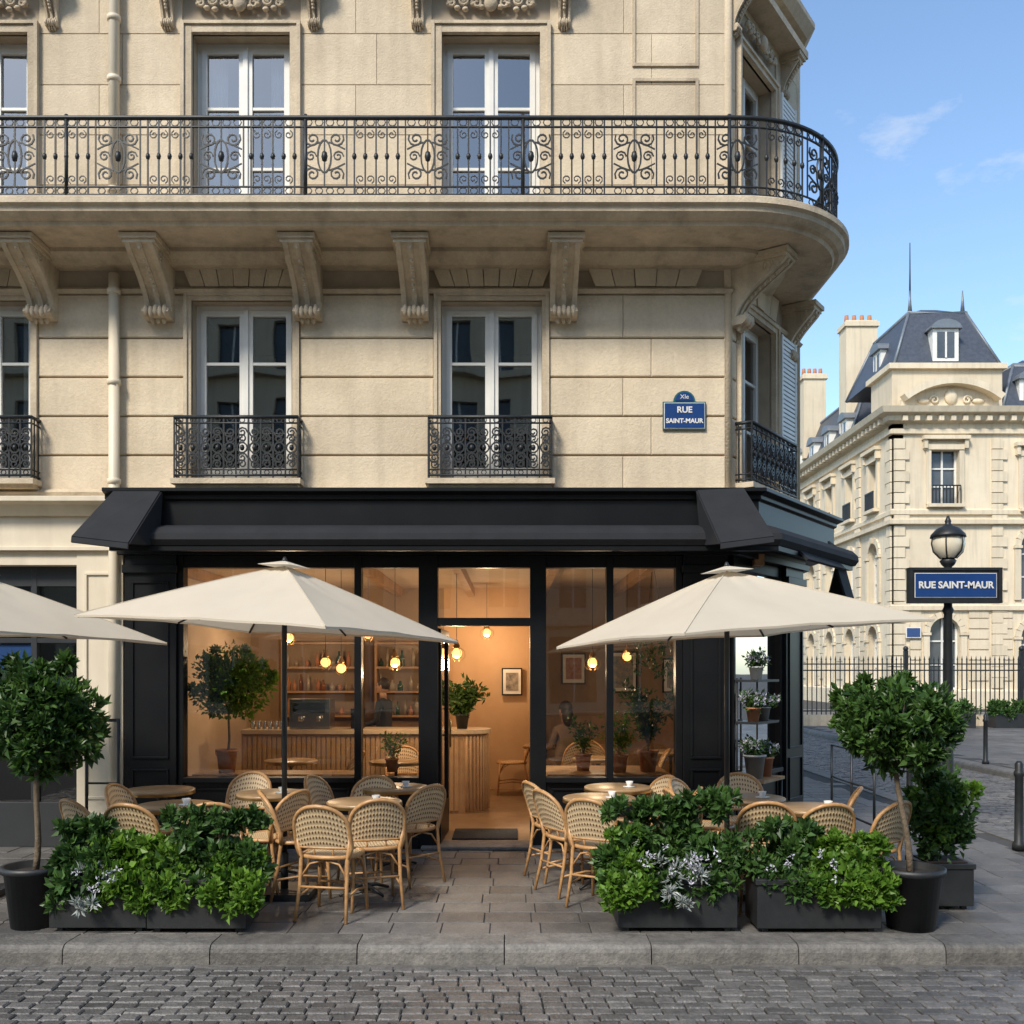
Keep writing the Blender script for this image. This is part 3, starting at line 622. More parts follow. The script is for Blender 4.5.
def flowers(x0,x1,yc,z0,z1,k,seed,dp=.2):
    rg=np.random.default_rng(seed); return [(x0+(x1-x0)*rg.random(),yc-dp*rg.random()-.04,z0+(z1-z0)*rg.random(),.016) for i in range(k)]
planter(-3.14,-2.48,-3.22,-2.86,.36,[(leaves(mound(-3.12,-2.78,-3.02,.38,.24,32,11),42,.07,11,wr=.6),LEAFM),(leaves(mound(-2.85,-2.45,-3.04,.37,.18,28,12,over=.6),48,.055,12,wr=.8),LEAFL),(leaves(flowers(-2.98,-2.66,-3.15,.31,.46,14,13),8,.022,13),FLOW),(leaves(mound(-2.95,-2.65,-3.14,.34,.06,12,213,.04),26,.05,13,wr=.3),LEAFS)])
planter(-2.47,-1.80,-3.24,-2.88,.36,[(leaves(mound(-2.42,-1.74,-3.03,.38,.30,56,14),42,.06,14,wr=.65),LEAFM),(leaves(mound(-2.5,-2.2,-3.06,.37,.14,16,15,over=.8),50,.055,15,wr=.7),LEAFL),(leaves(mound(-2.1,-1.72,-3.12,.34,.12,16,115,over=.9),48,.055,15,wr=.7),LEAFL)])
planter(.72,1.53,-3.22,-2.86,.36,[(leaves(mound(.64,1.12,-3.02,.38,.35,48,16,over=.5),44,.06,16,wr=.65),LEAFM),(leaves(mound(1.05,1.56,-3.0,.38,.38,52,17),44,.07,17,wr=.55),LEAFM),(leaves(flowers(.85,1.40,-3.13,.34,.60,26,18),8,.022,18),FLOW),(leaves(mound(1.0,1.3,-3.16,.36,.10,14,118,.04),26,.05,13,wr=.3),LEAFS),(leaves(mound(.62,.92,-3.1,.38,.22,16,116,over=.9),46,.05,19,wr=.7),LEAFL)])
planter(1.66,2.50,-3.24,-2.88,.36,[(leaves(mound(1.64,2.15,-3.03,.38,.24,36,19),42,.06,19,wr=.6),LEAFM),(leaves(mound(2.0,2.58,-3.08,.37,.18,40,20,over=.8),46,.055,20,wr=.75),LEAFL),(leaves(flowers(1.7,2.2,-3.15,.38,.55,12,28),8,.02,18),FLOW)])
planter(3.06,3.42,-2.6,-2.25,.34,[(leaves(crown((3.22,-2.43,.70),(.22,.18,.32),52,.08,21),50,.06,21,wr=.65),LEAFM),(leaves(crown((3.26,-2.5,.72),(.22,.16,.28),14,.07,22),50,.055,22,wr=.65),LEAFL)])
potted_tree('potted_ficus',-2.95,.35,(-2.90,.35,1.64),(.38,.26,.33),.11,.24,31,k=64,per=55,L=.06,m=LEAFL,base=.72,pot=TERRA,tr=.012,cf=.38)
spray_plant('leafy_counter_plant',-.62,2.45,1.05,22,.50,.30,.09,.18,32,LEAFD,.09,POT,7)
spray_plant('windowsill_plant',1.42,.45,.72,20,.95,.38,.11,.22,33,LEAFM,.06,per=7)
spray_plant('windowsill_plant',.75,.55,.72,10,.55,.25,.09,.18,36,LEAFM,.05)
spray_plant('windowsill_plant',1.12,.40,.72,14,.6,.25,.09,.18,39,LEAFL,.05,per=6)
spray_plant('windowsill_plant',-1.25,.40,.72,8,.35,.18,.07,.14,37,LEAFL,.045)
sv=MB(); sv.box(FC,.04,.62,.14,.36,.66,.69,WOOD); sv.box(FC,.04,.62,.06,.30,1.24,1.265,IRON); sv.box(FC,.04,.62,.06,.30,1.66,1.685,IRON)
for u in (.06,.60): sv.tube([FC(u,.33,0),FC(u,.33,.66)],.012,IRON); sv.tube([FC(u,.07,.0),FC(u,.07,1.70)],.010,IRON)
sv.obj('flower_stand')
BUCK=mat('zinc_bucket',(.35,.34,.32),rough=.5,metal=.3)
for (u,z,pr,ph,sd,pm_) in ((.20,.69,.11,.24,34,BUCK),(.48,.69,.09,.2,44,TERRA),(.16,1.265,.075,.14,35,TERRA),(.42,1.265,.08,.14,45,BUCK),(.24,1.685,.075,.13,38,WHITE)):
    q=FC(u,.20,0); spray_plant('potted_flowers',q[0],q[1],z,14,.22,.15,pr,ph,sd,LEAFM,.045,pot=pm_,fl=1)
hp=MB(); hp.lathe((1.55,1.0,2.2),[(.05,0),(.10,.06),(.105,.12)],WHITE,14); 
for k in range(3): a=k*2.1; hp.tube([(1.55+.1*math.cos(a),1+.1*math.sin(a),2.32),(1.55,1,2.98)],.003,BLACK,n=3)
e=empty('hanging_plant'); hp.obj('pot',e); leafobj('trailing_leaves',[(leaves([(1.55+.16*math.cos(k*1.7),1+.16*math.sin(k*1.7),2.34-.04*k,.07) for k in range(16)],26,.05,40,droop=.9),LEAFM)],e)
ws=MB(); ws.box(W,-3.25,-1.6,.15,.60,.66,.72,WOOD); ws.box(W,.36,1.62,.15,1.1,.66,.72,WOOD); ws.box(W,-3.2,-3.12,.2,.55,.03,.66,WOOD); ws.box(W,-1.7,-1.62,.2,.55,.03,.66,WOOD); ws.box(W,.4,.48,.2,1.05,.03,.66,WOOD); ws.box(W,1.52,1.6,.2,1.05,.03,.66,WOOD); ws.obj('window_bench',bevel=.004)
# ------------------------------------------------------------------ CHAIRS + TABLES
def chair_mesh():
    m=MB(); zs=.45
    pts=[]
    for i in range(24):
        a=2*math.pi*i/24; c,s_=math.cos(a),math.sin(a); e=.75
        pts.append((.205*abs(c)**e*(1 if c>0 else -1),.20*abs(s_)**e*(1 if s_>0 else -1)))
    m.tube([(x,y,zs) for x,y in pts],.016,RATTAN,n=8,closed=True)
    vs=[(x*.97,y*.97,zs+.006) for x,y in pts]+[(0,0,zs-.004)]; m.add(vs,[(i,(i+1)%24,24) for i in range(24)],WEAVE,True)
    vs=[(x*.97,y*.97,zs-.012) for x,y in pts]+[(0,0,zs-.02)]; m.add(vs,[(i,(i+1)%24,24) for i in range(24)],WEAVE,True)
    for sx in (-1,1):
        m.tube([(sx*.165,.165,zs),(sx*.18,.185,.22),(sx*.19,.20,0)],[.015,.014,.012],RATTAN,n=8)
        m.tube([(sx*.19,-.255,0),(sx*.175,-.20,.25),(sx*.175,-.175,.45),(sx*.20,-.20,.60)],[.012,.014,.015,.014],RATTAN,n=8)
        m.tube([(sx*.183,.185,.17),(sx*.178,0,.19),(sx*.183,-.215,.17)],.009,RATTAN,n=6)
        m.tube([(sx*.175,.175,.30),(sx*.172,.12,.39),(sx*.17,.04,.435)],.008,RATTAN,n=6)
        m.tube([(sx*.172,.178,.30),(sx*.11,.17,.40),(0,.18,.43)],.008,RATTAN,n=6)
        m.tube([(sx*.175,-.19,.30),(sx*.11,-.175,.40),(0,-.18,.43)],.008,RATTAN,n=6)
    m.tube([(-.18,.185,.20),(.18,.185,.20)],.009,RATTAN,n=6); m.tube([(-.175,-.205,.24),(.175,-.205,.24)],.009,RATTAN,n=6)
    def hw(t): return .205*(1-max(0,(t-.35)/.65)**2.6)**.5 if t<1 else 0
    def P(sx,t):
        x=sx; z=.52+.31*t; y=-.175-.10*t-.055*(1-(x/.22)**2)*(.5+.5*t); return (x,y,z)
    hoop=[]
    T=[0,.15,.3,.45,.6,.72,.82,.9,.95,.98,1]
    for t in T: hoop.append(P(-hw(t),t))
    for t in T[::-1][1:]: hoop.append(P(hw(t),t))
    hoop=[(-.18,-.175,.44)]+hoop+[(.18,-.175,.44)]
    m.tube(hoop,.0155,RATTAN,n=8); m.tube([P(x,0) for x in np.linspace(-.2,.2,8)],.011,RATTAN,n=6)
    nx,nt=10,12; vs=[]
    for off in (.006,-.006):
        for j in range(nt+1):
            t=j/nt*.985
            for i in range(nx+1):
                x=(2*i/nx-1)*hw(t)*.97; p=P(x,t); vs.append((p[0],p[1]+off,p[2]))
    q=(nx+1)*(nt+1); fs=[]
    for o in (0,q): fs+=[(o+j*(nx+1)+i,o+j*(nx+1)+i+1,o+(j+1)*(nx+1)+i+1,o+(j+1)*(nx+1)+i) for j in range(nt) for i in range(nx)]
    m.add(vs,fs,WEAVE,True)
    for sx in (-1,1):
        m.tube([(sx*.07,-.18,.45),P(sx*.07,0)],.008,RATTAN,n=6)
    return m.mesh('bistro_chair',False)
CH=chair_mesh()
def chair(x,y,deg): inst(CH,'bistro_chair',(x,y,.0),R(deg+random.uniform(-6,6)))
tabs=[(-2.62,-2.20),(-2.05,-1.45),(-1.18,-2.0),(-1.05,-1.0),(.72,-1.75),(.95,-1.0),(1.95,-1.75),(2.30,-2.35),(-3.1,-1.2)]
CL=[(-3.05,-2.45,-40),(-3.0,-1.75,-100),(-2.45,-1.05,175),(-2.20,-2.58,15),(-2.68,-2.62,-5),(-1.95,-2.0,60),
 (-1.66,-2.1,-75),(-1.50,-1.15,-110),(-1.30,-2.72,-8),(-1.06,-2.38,18),(-.88,-1.55,50),(-1.25,-1.4,170),
 (.42,-1.4,-70),(.50,-1.95,-60),(.70,-2.38,-25),(1.12,-1.2,120),(1.20,-1.9,80),(1.12,-2.45,20),
 (1.88,-2.52,-12),(1.68,-1.45,-120),(2.50,-1.85,75),(2.62,-2.55,40),(2.05,-1.15,180),(2.22,-2.62,5),(1.55,-2.0,-80)]
for c in CL: chair(*c)
TOPW=mat('table_top',(.40,.26,.14),(.28,.18,.09),8,.35)
def table_mesh():
    m=MB(); m.lathe((0,0,.70),[(.28,0),(.30,.008),(.30,.028),(.29,.034)],TOPW,32); m.lathe((0,0,.693),[(.303,0),(.303,.02)],BRASS,32,cap=False)
    m.lathe((0,0,.02),[(.05,0),(.03,.04),(.018,.1),(.018,.62),(.06,.675)],IRON,12)
    for k in range(4):
        a=math.pi/4+k*math.pi/2; c,s_=math.cos(a),math.sin(a); m.tube([(0,0,.06),(.12*c,.12*s_,.05),(.24*c,.24*s_,.012)],[.018,.015,.012],IRON,n=6)
    return m.mesh('bistro_table')
TM=table_mesh()
for x,y in tabs: inst(TM,'bistro_table',(x,y,0))
cup=MB(); cup.lathe((0,0,0),[(.055,0),(.06,.006),(.02,.008),(.022,.012),(.034,.05),(.031,.05),(.02,.015)],WHITE,14,cap=False)
cm=cup.mesh('coffee_cup')
for x,y in tabs[:8]: inst(cm,'coffee_cup',(x+.1,y-.06,.736)); 
# ------------------------------------------------------------------ PARASOLS
def parasol(x,y,rot,ztop,zed,half,tilt,base=True):
    e=empty('market_parasol',(x,y,0)); m=MB(); hx=half; n=14
    Rm=Matrix.Rotation(tilt,3,'Y')
    def T(px,py,pz):
        v=Rm@Vector((px*math.cos(rot)-py*math.sin(rot),px*math.sin(rot)+py*math.cos(rot),pz-ztop)); return (v.x,v.y,v.z+ztop)
    def hgt(r,a,k=0):
        return ztop-(ztop-zed)*(r**1.07)-.026*math.sin(math.pi*r)*(1-a*a)+.022*(1-a*a)*r*r+.005*math.sin(r*9+a*7+k*2)*(1-a*a)
    def PT(k,r,s_):
        q=1-.045*(1-s_*s_)*r**3; px,py=r*hx*q,r*hx*s_; c,sn=((1,0),(0,1),(-1,0),(0,-1))[k]; return T(px*c-py*sn,px*sn+py*c,hgt(r,abs(s_),k))
    for k in range(4):
        g=[PT(k,i/n,-1+2*j/n) for i in range(n+1) for j in range(n+1)]; w=n+1
        m.add(g,[(i*w+j,i*w+j+1,(i+1)*w+j+1,(i+1)*w+j) for i in range(n) for j in range(n)],CANVAS,True)
        g=[(lambda p:(p[0],p[1],p[2]-dz))(PT(k,1,-1+2*j/n)) for dz in (0,.016) for j in range(n+1)]
        m.add(g,[(j,j+1,w+j+1,w+j) for j in range(n)],CANVAS,True)
        m.tube([(lambda p:(p[0],p[1],p[2]+.003))(PT(k,t,1)) for t in (.02,.25,.5,.75,1)],.005,CANVAS,n=4)
    o=m.obj('canopy',e,recalc=False)
    f=MB()
    cap=[T(a*.15,b*.15,ztop-.0) for a,b in ((-1,-1),(1,-1),(1,1),(-1,1))]
    f.add(cap+[T(0,0,ztop+.045)],[(0,1,4),(1,2,4),(2,3,4),(3,0,4)],CANVAS)
    f.lathe(T(0,0,ztop+.03),[(.02,0),(.022,.02),(.008,.045)],IRON,10)
    for k in range(4):
        for s_ in (0,1):
            f.tube([(lambda p:(p[0],p[1],p[2]-.018))(PT(k,t,s_)) for t in (.03,.3,.6,.985)],.009,IRON,n=5)
            p=PT(k,.5,s_); f.tube([(0,0,ztop-.42),(p[0],p[1],p[2]-.02)],.007,IRON,n=5)
    f.tube([(0,0,.05),(0,0,ztop-.03)],.021,IRON,n=12); f.lathe((0,0,ztop-.45),[(.022,0),(.04,.01),(.04,.06),(.022,.07)],IRON,12)
    f.lathe((0,0,.05),[(.03,0),(.032,.28),(.022,.3)],IRON,12)
    f.box(W,-.24,.24,-.24,.24,0.004,.055,IRON)
    f.obj('frame',e)
    return e
parasol(-1.80,-2.09,R(-21),2.60,2.10,1.06,R(3.4))
parasol(1.70,-2.09,R(21),2.56,2.06,1.05,R(-3.8))
parasol(-4.25,-2.15,R(-22),2.54,2.07,1.05,R(2.8))
# ------------------------------------------------------------------ SIGNS, LAMP, BOLLARDS
def text(body,size,loc,m,parent,rot=(R(90),0,0),ext=.002,bold=.0):
    c=bpy.data.curves.new('lettering','FONT'); c.body=body; c.size=size; c.align_x='CENTER'; c.align_y='CENTER'; c.extrude=ext; c.offset=bold; c.materials.append(m)
    o=bpy.data.objects.new('lettering',c); S.collection.objects.link(o); o.location=loc; o.rotation_euler=rot; o.parent=parent
sg=empty('street_name_plaque'); m=MB()
m.box(FF,1.50,1.93,.032,.05,4.17,4.45,GREENE); m.box(FF,1.512,1.918,.05,.056,4.182,4.438,WHITE); m.box(FF,1.518,1.912,.056,.060,4.188,4.432,ENAMEL)
m.prism(FF,[(1.715+.11*math.cos(a),4.45+.11*math.sin(a)) for a in [math.pi*k/10 for k in range(0,11)]],.032,.05,GREENE)
m.prism(FF,[(1.715+.09*math.cos(a),4.458+.085*math.sin(a)) for a in [math.pi*k/10 for k in range(0,11)]],.05,.058,ENAMEL)
m.obj('plate',sg)
text('RUE',.085,(1.715,-.062,4.365),WHITE,sg,bold=.002); text('SAINT-MAUR',.063,(1.715,-.062,4.255),WHITE,sg,bold=.002); text('XIe',.06,(1.715,-.060,4.495),WHITE,sg)
lp=empty('street_sign_lamp_post'); m=MB(); x,y=4.84,1.1
m.lathe((x,y,0),[(.14,0),(.14,.10),(.11,.14),(.10,.55),(.075,.62),(.06,.70),(.05,1.2),(.045,2.4),(.065,2.44),(.045,2.48),(.04,2.92),(.07,2.95),(.09,2.99),(.06,3.02)],IRON,16)
m.lathe((x,y,3.02),[(.09,0),(.155,.07),(.175,.16),(.16,.25)],mat('frosted_globe',(.80,.72,.56),(.7,.62,.46),6,.2,spec=.7),18,cap=False)
m.lathe((x,y,3.25),[(.19,0),(.18,.035),(.12,.10),(.05,.13),(.03,.16),(.035,.18),(.012,.24)],IRON,18)
for k in range(6):
    a=k*math.pi/3; m.tube([(x+r*math.cos(a),y+r*math.sin(a),z) for r,z in ((.095,3.02),(.165,3.09),(.185,3.18),(.175,3.26))],.008,IRON,n=5)
m.obj('post',lp)
m=MB(); fy=y-.06
Fg=frame((x+.03,fy),(1,0),(0,-1))
m.box(Fg,-.48,.48,0,.06,2.545,2.875,IRON); m.box(Fg,-.45,.45,.06,.066,2.575,2.845,WHITE); m.box(Fg,-.443,.443,.066,.07,2.582,2.838,ENAMEL)
m.box(Fg,-.51,.51,-.02,.075,2.875,2.905,IRON); m.box(Fg,-.51,.51,-.02,.075,2.515,2.545,IRON)
for sx in (-1,1): m.box(Fg,sx*.49-.02,sx*.49+.02,-.02,.075,2.545,2.875,IRON)
m.obj('sign_board',lp); text('RUE SAINT-MAUR',.104,(x+.03,fy-.074,2.71),WHITE,lp,bold=.003)
def bollard(x,y,h=.95):
    m=MB(); m.lathe((x,y,0),[(.065,0),(.065,.06),(.045,.09),(.038,h-.16),(.05,h-.14),(.05,h-.11),(.038,h-.09),(.042,h-.03),(.02,h)],IRON,14); m.obj('bollard')
bollard(5.02,-.1,.88); bollard(8.95,8.9); bollard(8.95,13); bollard(5.25,3.2,.9)
m=MB()
for xx in (-4.02,-3.72): m.tube([(xx,-.55,0),(xx,-.55,1.32)],.016,IRON)
m.box(W,-4.02,-3.72,-.56,-.54,.1,.14,IRON); m.box(W,-4.02,-3.72,-.56,-.54,1.29,1.32,IRON); m.box(W,-4.02,-3.72,-.556,-.544,.7,.72,IRON); m.add([(-4.0,-.55,.14),(-3.74,-.55,.14),(-3.74,-.55,1.29),(-4.0,-.55,1.29)],[(0,1,2,3)],GLS); m.obj('terrace_screen')
m=MB(); 
for q in (0,.5,1.0): m.tube([(3.55,-.2+q*1.3,0),(3.55,-.2+q*1.3,.95)],.014,IRON)
for z in (.25,.6,.95): m.tube([(3.55,-.2,z),(3.55,1.1,z)],.012,IRON)
m.obj('terrace_railing')
# ------------------------------------------------------------------ PEOPLE
def person(name,x,y,pose,rz,cloth,z0=0,sc=1.0,hairlong=False):
    e=empty(name,(x,y,z0)); e.rotation_euler=(0,0,rz); e.scale=(sc,)*3
    J=pose['j']; E=pose['e']
    me=bpy.data.meshes.new('body'); me.from_pydata([j[0] for j in J],E,[]); me.materials.append(cloth)
    o=bpy.data.objects.new('body',me); S.collection.objects.link(o); o.parent=e
    sk=o.modifiers.new('skin','SKIN'); sk.use_smooth_shade=True; ss=o.modifiers.new('sub','SUBSURF'); ss.levels=2; ss.render_levels=2
    for i,j in enumerate(J): me.skin_vertices[0].data[i].radius=j[1]
    me.skin_vertices[0].data[0].use_root=True
    m=MB(); h=pose['head']; hx,hy,hz=h
    m.tube([(hx,hy-.01,hz-.19),(hx,hy,hz-.06)],[.052,.05],SKIN,n=12); m.ball((hx,hy,hz),(.075,.092,.115),SKIN,18); m.ball((hx,hy+.03,hz-.055),(.05,.06,.055),SKIN,14)
    m.ball((hx,hy+.095,hz-.012),(.012,.018,.022),SKIN,8)
    for sx in (-1,1): m.ball((hx+sx*.03,hy+.082,hz+.012),(.012,.008,.008),HAIR,8); m.ball((hx+sx*.076,hy,hz),(.012,.02,.03),SKIN,8)
    m.ball((hx,hy+.082,hz-.055),(.022,.01,.006),TERRA,8)
    m.ball((hx,hy-.018,hz+.03),(.086,.095,.105),HAIR,18)
    if hairlong: m.ball((hx,hy-.06,hz-.06),(.08,.06,.15),HAIR,14)
    for (hp,dr) in pose['hands']:
        hp=Vector(hp); dr=Vector(dr).normalized(); sd=dr.cross(Vector((0,0,1))).normalized() if abs(dr.z)<.9 else Vector((1,0,0))
        m.ball(hp+dr*.04,(.03,.04,.025),SKIN,10)
        for k,l in enumerate((.06,.075,.08,.07)):
            b=hp+dr*.07+sd*(k-1.5)*.019; m.tube([b,b+dr*l*.5+Vector((0,0,-.008)),b+dr*l+Vector((0,0,-.03))],[.009,.008,.007],SKIN,n=6)
        b=hp+dr*.03-sd*.03; m.tube([b,b-sd*.03+dr*.03,b-sd*.03+dr*.055],[.011,.01,.008],SKIN,n=6)
    m.obj('head_and_hands',e)
    return e
E0=[(0,1),(1,2),(2,3),(2,4),(4,5),(5,6),(2,7),(7,8),(8,9),(0,10),(10,11),(11,12),(12,13),(0,14),(14,15),(15,16),(16,17)]
stand=dict(j=[((0,0,.95),(.15,.11)),((0,0,1.15),(.13,.10)),((0,0,1.36),(.15,.10)),((0,0,1.5),(.06,.06)),
 ((-.18,0,1.40),(.06,.06)),((-.22,.03,1.14),(.045,.045)),((-.16,.24,1.08),(.032,.03)),((.18,0,1.40),(.06,.06)),((.22,.03,1.14),(.045,.045)),((.14,.25,1.08),(.032,.03)),
 ((-.10,0,.88),(.09,.09)),((-.11,.02,.48),(.06,.06)),((-.11,-.01,.09),(.042,.042)),((-.12,.13,.04),(.045,.035)),((.10,0,.88),(.09,.09)),((.11,.02,.48),(.06,.06)),((.11,-.01,.09),(.042,.042)),((.12,.13,.04),(.045,.035))],
 e=E0,head=(0,.02,1.64),hands=[((-.15,.27,1.08),(.1,1,-.1)),((.13,.28,1.08),(-.1,1,-.1))])
sit=dict(j=[((0,0,.55),(.16,.12)),((0,-.01,.75),(.13,.10)),((0,0,.95),(.14,.10)),((0,0,1.08),(.055,.055)),
 ((-.16,0,.98),(.055,.055)),((-.2,.08,.74),(.042,.042)),((-.13,.28,.78),(.03,.028)),((.16,0,.98),(.055,.055)),((.2,.08,.74),(.042,.042)),((.13,.28,.78),(.03,.028)),
 ((-.10,.05,.54),(.09,.08)),((-.11,.42,.52),(.06,.06)),((-.11,.42,.10),(.042,.042)),((-.12,.54,.04),(.045,.035)),((.10,.05,.54),(.09,.08)),((.11,.42,.52),(.06,.06)),((.11,.42,.10),(.042,.042)),((.12,.54,.04),(.045,.035))],
 e=E0,head=(0,.02,1.22),hands=[((-.12,.31,.78),(.1,1,-.1)),((.12,.31,.78),(-.1,1,-.1))])
person('barista',-1.74,3.6,stand,R(75),CLOTHD,.03,.93)
person('seated_customer',.70,3.0,sit,R(35),CLOTHW,.03,1.0,True)
inst(CH,'bistro_chair',(.70,2.95,.05),R(35)); inst(TM,'bistro_table',(.45,3.55,.03))
inst(TM,'bistro_table',(2.0,2.6,.03)); inst(CH,'bistro_chair',(2.3,2.2,.03),R(20)); inst(CH,'bistro_chair',(.0,4.1,.03),R(90)); inst(CH,'bistro_chair',(1.3,3.2,.03),R(-60)); inst(TM,'bistro_table',(-2.5,1.3,.03)); inst(CH,'bistro_chair',(-2.0,1.3,.03),R(80)); inst(CH,'bistro_chair',(-3.0,1.3,.03),R(-80)); inst(TM,'bistro_table',(-1.3,1.2,.03)); inst(CH,'bistro_chair',(-1.3,1.7,.03),R(180))
inst(TM,'bistro_table',(1.0,1.6,.03)); inst(CH,'bistro_chair',(1.5,1.6,.03),R(85))
# ------------------------------------------------------------------ GROUND
g=MB(); g.add([(-400,-400,-.135),(400,-400,-.135),(400,600,-.135),(-400,600,-.135)],[(0,1,2,3)],GROUT); g.obj('ground',recalc=False)
def stones(name,rects,z0,z1,bev,m,jz=.004,parent=None,tilt=.0):
    r=np.asarray(rects,float); n=len(r); x0,x1,y0,y1=r.T; zt=z1+rng.normal(size=n)*jz; V=np.zeros((n,12,3))
    for k,(a,b) in enumerate(((x0,y0),(x1,y0),(x1,y1),(x0,y1))):
        sx=1 if k in (0,3) else -1; sy=1 if k in (0,1) else -1
        tz=rng.normal(size=n)*jz*.35
        V[:,k]=np.stack([a,b,np.full(n,z0)],1); V[:,4+k]=np.stack([a,b,zt-bev],1); V[:,8+k]=np.stack([a+sx*bev,b+sy*bev,zt+tz],1)
    i=(np.arange(n)*12)[:,None]; F=[i+np.array([8,9,10,11])]
    for k in range(4):
        j=(k+1)%4; F+=[i+np.array([k,j,4+j,4+k]),i+np.array([4+k,4+j,8+j,8+k])]
    F=np.concatenate(F); me=bpy.data.meshes.new(name); me.from_pydata(V.reshape(-1,3).tolist(),[],F.tolist()); me.materials.append(m)
    v=rng.random(n); at=me.attributes.new('var','FLOAT','FACE'); at.data.foreach_set('value',np.tile(v,9).astype(np.float32))
    o=bpy.data.objects.new(name,me); S.collection.objects.link(o)
    if parent: o.parent=parent
    return o
def rows(x0,x1,y0,y1,w,d,g,jit=.15,ok=None,stag=1.0):
    out=[];y=y0;k=0
    while y<y1:
        x=x0-((w/2 if k%2 else 0)+random.random()*w*.3)*stag
        while x<x1:
            ww=w*(1+random.uniform(-jit,jit)); q=(x+g,x+ww-g,y+g+random.uniform(0,g*.4),y+d-g-random.uniform(0,g*.4))
            if ok is None or ok(q): out.append(q)
            x+=ww
        y+=d;k+=1
    return out
road=empty('cobbled_road')
stones('setts_front',rows(-7,9,-9.2,-3.66,.135,.098,.0035),-.14,-.112,.008,SETT,.003,road)
stones('setts_side_street',rows(5.56,8.66,-3.66,40,.15,.12,.005),-.14,-.112,.009,SETT,.004,road)
gt=MB(); gt.box(W,-14,9,-3.655,-3.56,-.14,-.118,KERB); gt.obj('gutter',road)
def arc(cx,cy,r,a0,a1,n): return [(cx+r*math.cos(a0+(a1-a0)*i/n),cy+r*math.sin(a0+(a1-a0)*i/n)) for i in range(n+1)]
pv=empty('pavement')
KR=2.0
pm=MB(); pm.slab([(-30,-3.4)]+arc(3.5,-1.55,KR-.15,-math.pi/2,0,10)+[(5.35,60),(-30,60)],-.13,-.010,GROUT); pm.obj('bed',pv)
def inpave(q):
    for x in q[:2]:
        for y in q[2:]:
            if y<-3.245: return False
            if x>5.2: return False
            if x>3.5 and y<-1.55 and math.hypot(x-3.5,y+1.55)>KR-.30: return False
    if q[0]>-4.0 and q[1]<1.9 and q[2]>.35: return False
    return True
stones('slabs',rows(-9,5.2,-3.243,12,.34,.30,.0028,.03,inpave,.12),-.05,0,.004,PAVE,.0012,pv)
kb=MB(); kp=[(x,-3.55) for x in np.arange(-20,3.4,.95)]+[(3.5,-3.55)]
prof=[(-.295,-.13),(-.295,.0),(-.285,.006),(-.06,.006),(-.028,.000),(-.008,-.018),(0,-.045),(.004,-.13)]
def seg(a,b):
    dx,dy=b[0]-a[0],b[1]-a[1]; l=math.hypot(dx,dy); e=.004/l
    kb.sweep([(a[0]+dx*e,a[1]+dy*e),(b[0]-dx*e,b[1]-dy*e)],[(d,z+(random.uniform(-.002,.002) if z>-.1 else 0)) for d,z in prof],KERB)
for a,b in zip(kp,kp[1:]): seg(a,b)
A=arc(3.5,-1.55,KR,-math.pi/2,0,18)
for i in range(0,18,3): kb.sweep(A[i:i+4],prof,KERB)
ks=[(5.5,-1.55+k) for k in range(40)]
for a,b in zip(ks,ks[1:]): seg(a,b)
kb.obj('kerbstones',pv)
p2=empty('far_pavement'); m=MB(); m.slab([(8.95,2),(40,2),(40,60),(8.95,60)],-.13,-.012,GROUT); 
kb=m
for a,b in zip([(8.7,40-k) for k in range(38)],[(8.7,39-k) for k in range(38)]): seg(a,b)
m.obj('base',p2); stones('slabs',rows(9.2,24,2.2,35,.6,.5,.004,.1,lambda q:q[0]>9.0),-.05,0,.005,PAVE,.001,p2)
# ------------------------------------------------------------------ IRON FENCE
fe=MB(); y=22
fe.box(W,8.9,30,y-.15,y+.15,0,.35,STONE2)
for z in (.45,1.75,1.95): fe.box(W,8.9,30,y-.02,y+.02,z,z+.04,IRON)
x=9.0
while x<30:
    fe.box(W,x-.014,x+.014,y-.014,y+.014,.35,2.1,IRON); fe.add([(x-.03,y,2.1),(x+.03,y,2.1),(x,y,2.25),(x,y-.02,2.12)],[(0,1,2),(0,3,2),(1,3,2)],IRON); x+=.15
for x in (8.9,12.6,16.3,20,23.7,27.4): fe.box(W,x-.06,x+.06,y-.06,y+.06,0,2.4,IRON); fe.ball((x,y,2.46),.09,IRON,8)
fe.obj('iron_fence')
for hx in (13.4,15.6,17.8):
    e=empty('hedge_planter'); m=MB(); m.box(W,hx-.8,hx+.8,20.6,21.2,0,.45,POT); m.obj('box',e)
    leafobj('hedge',[(leaves(mound(hx-.8,hx+.8,20.9,.5,.2,30,int(hx*10),.2,.2),40,.12,3),LEAFM)],e)
# ------------------------------------------------------------------ DISTANT BUILDING
ds=empty('distant_stone_mansion')
DST=mat('pale_limestone',(.68,.58,.42),(.59,.49,.345),.6,.85,streak=.18,bump=.3,bscale=8,var=.07)
D=MB(); FA=frame((17.5,36),(1,0),(0,-1)); FB=frame((17.5,36),(0,1),(-1,0))
GD=mat('far_glass',(.05,.06,.07),(.09,.10,.11),1,.12)
opsA=[];opsB=[]
for u in (2.4,): opsA+=[(u-.65,u+.65,9.4,11.9),(u-.7,u+.7,.9,4.2)]
opsA+=[(6.0,7.2,9.2,11.6),(5.9,7.3,5.0,8.2),(9.0,10.2,9.2,11.6),(8.9,10.3,5.0,8.2),(5.9,7.3,.8,4),(8.9,10.3,.8,4)]
for k in range(12):
    u=2.4+k*3.3; opsB+=[(u-.55,u+.55,9.5,11.8),(u-.65,u+.65,5.0,7.9),(u-.65,u+.65,.9,3.9)]
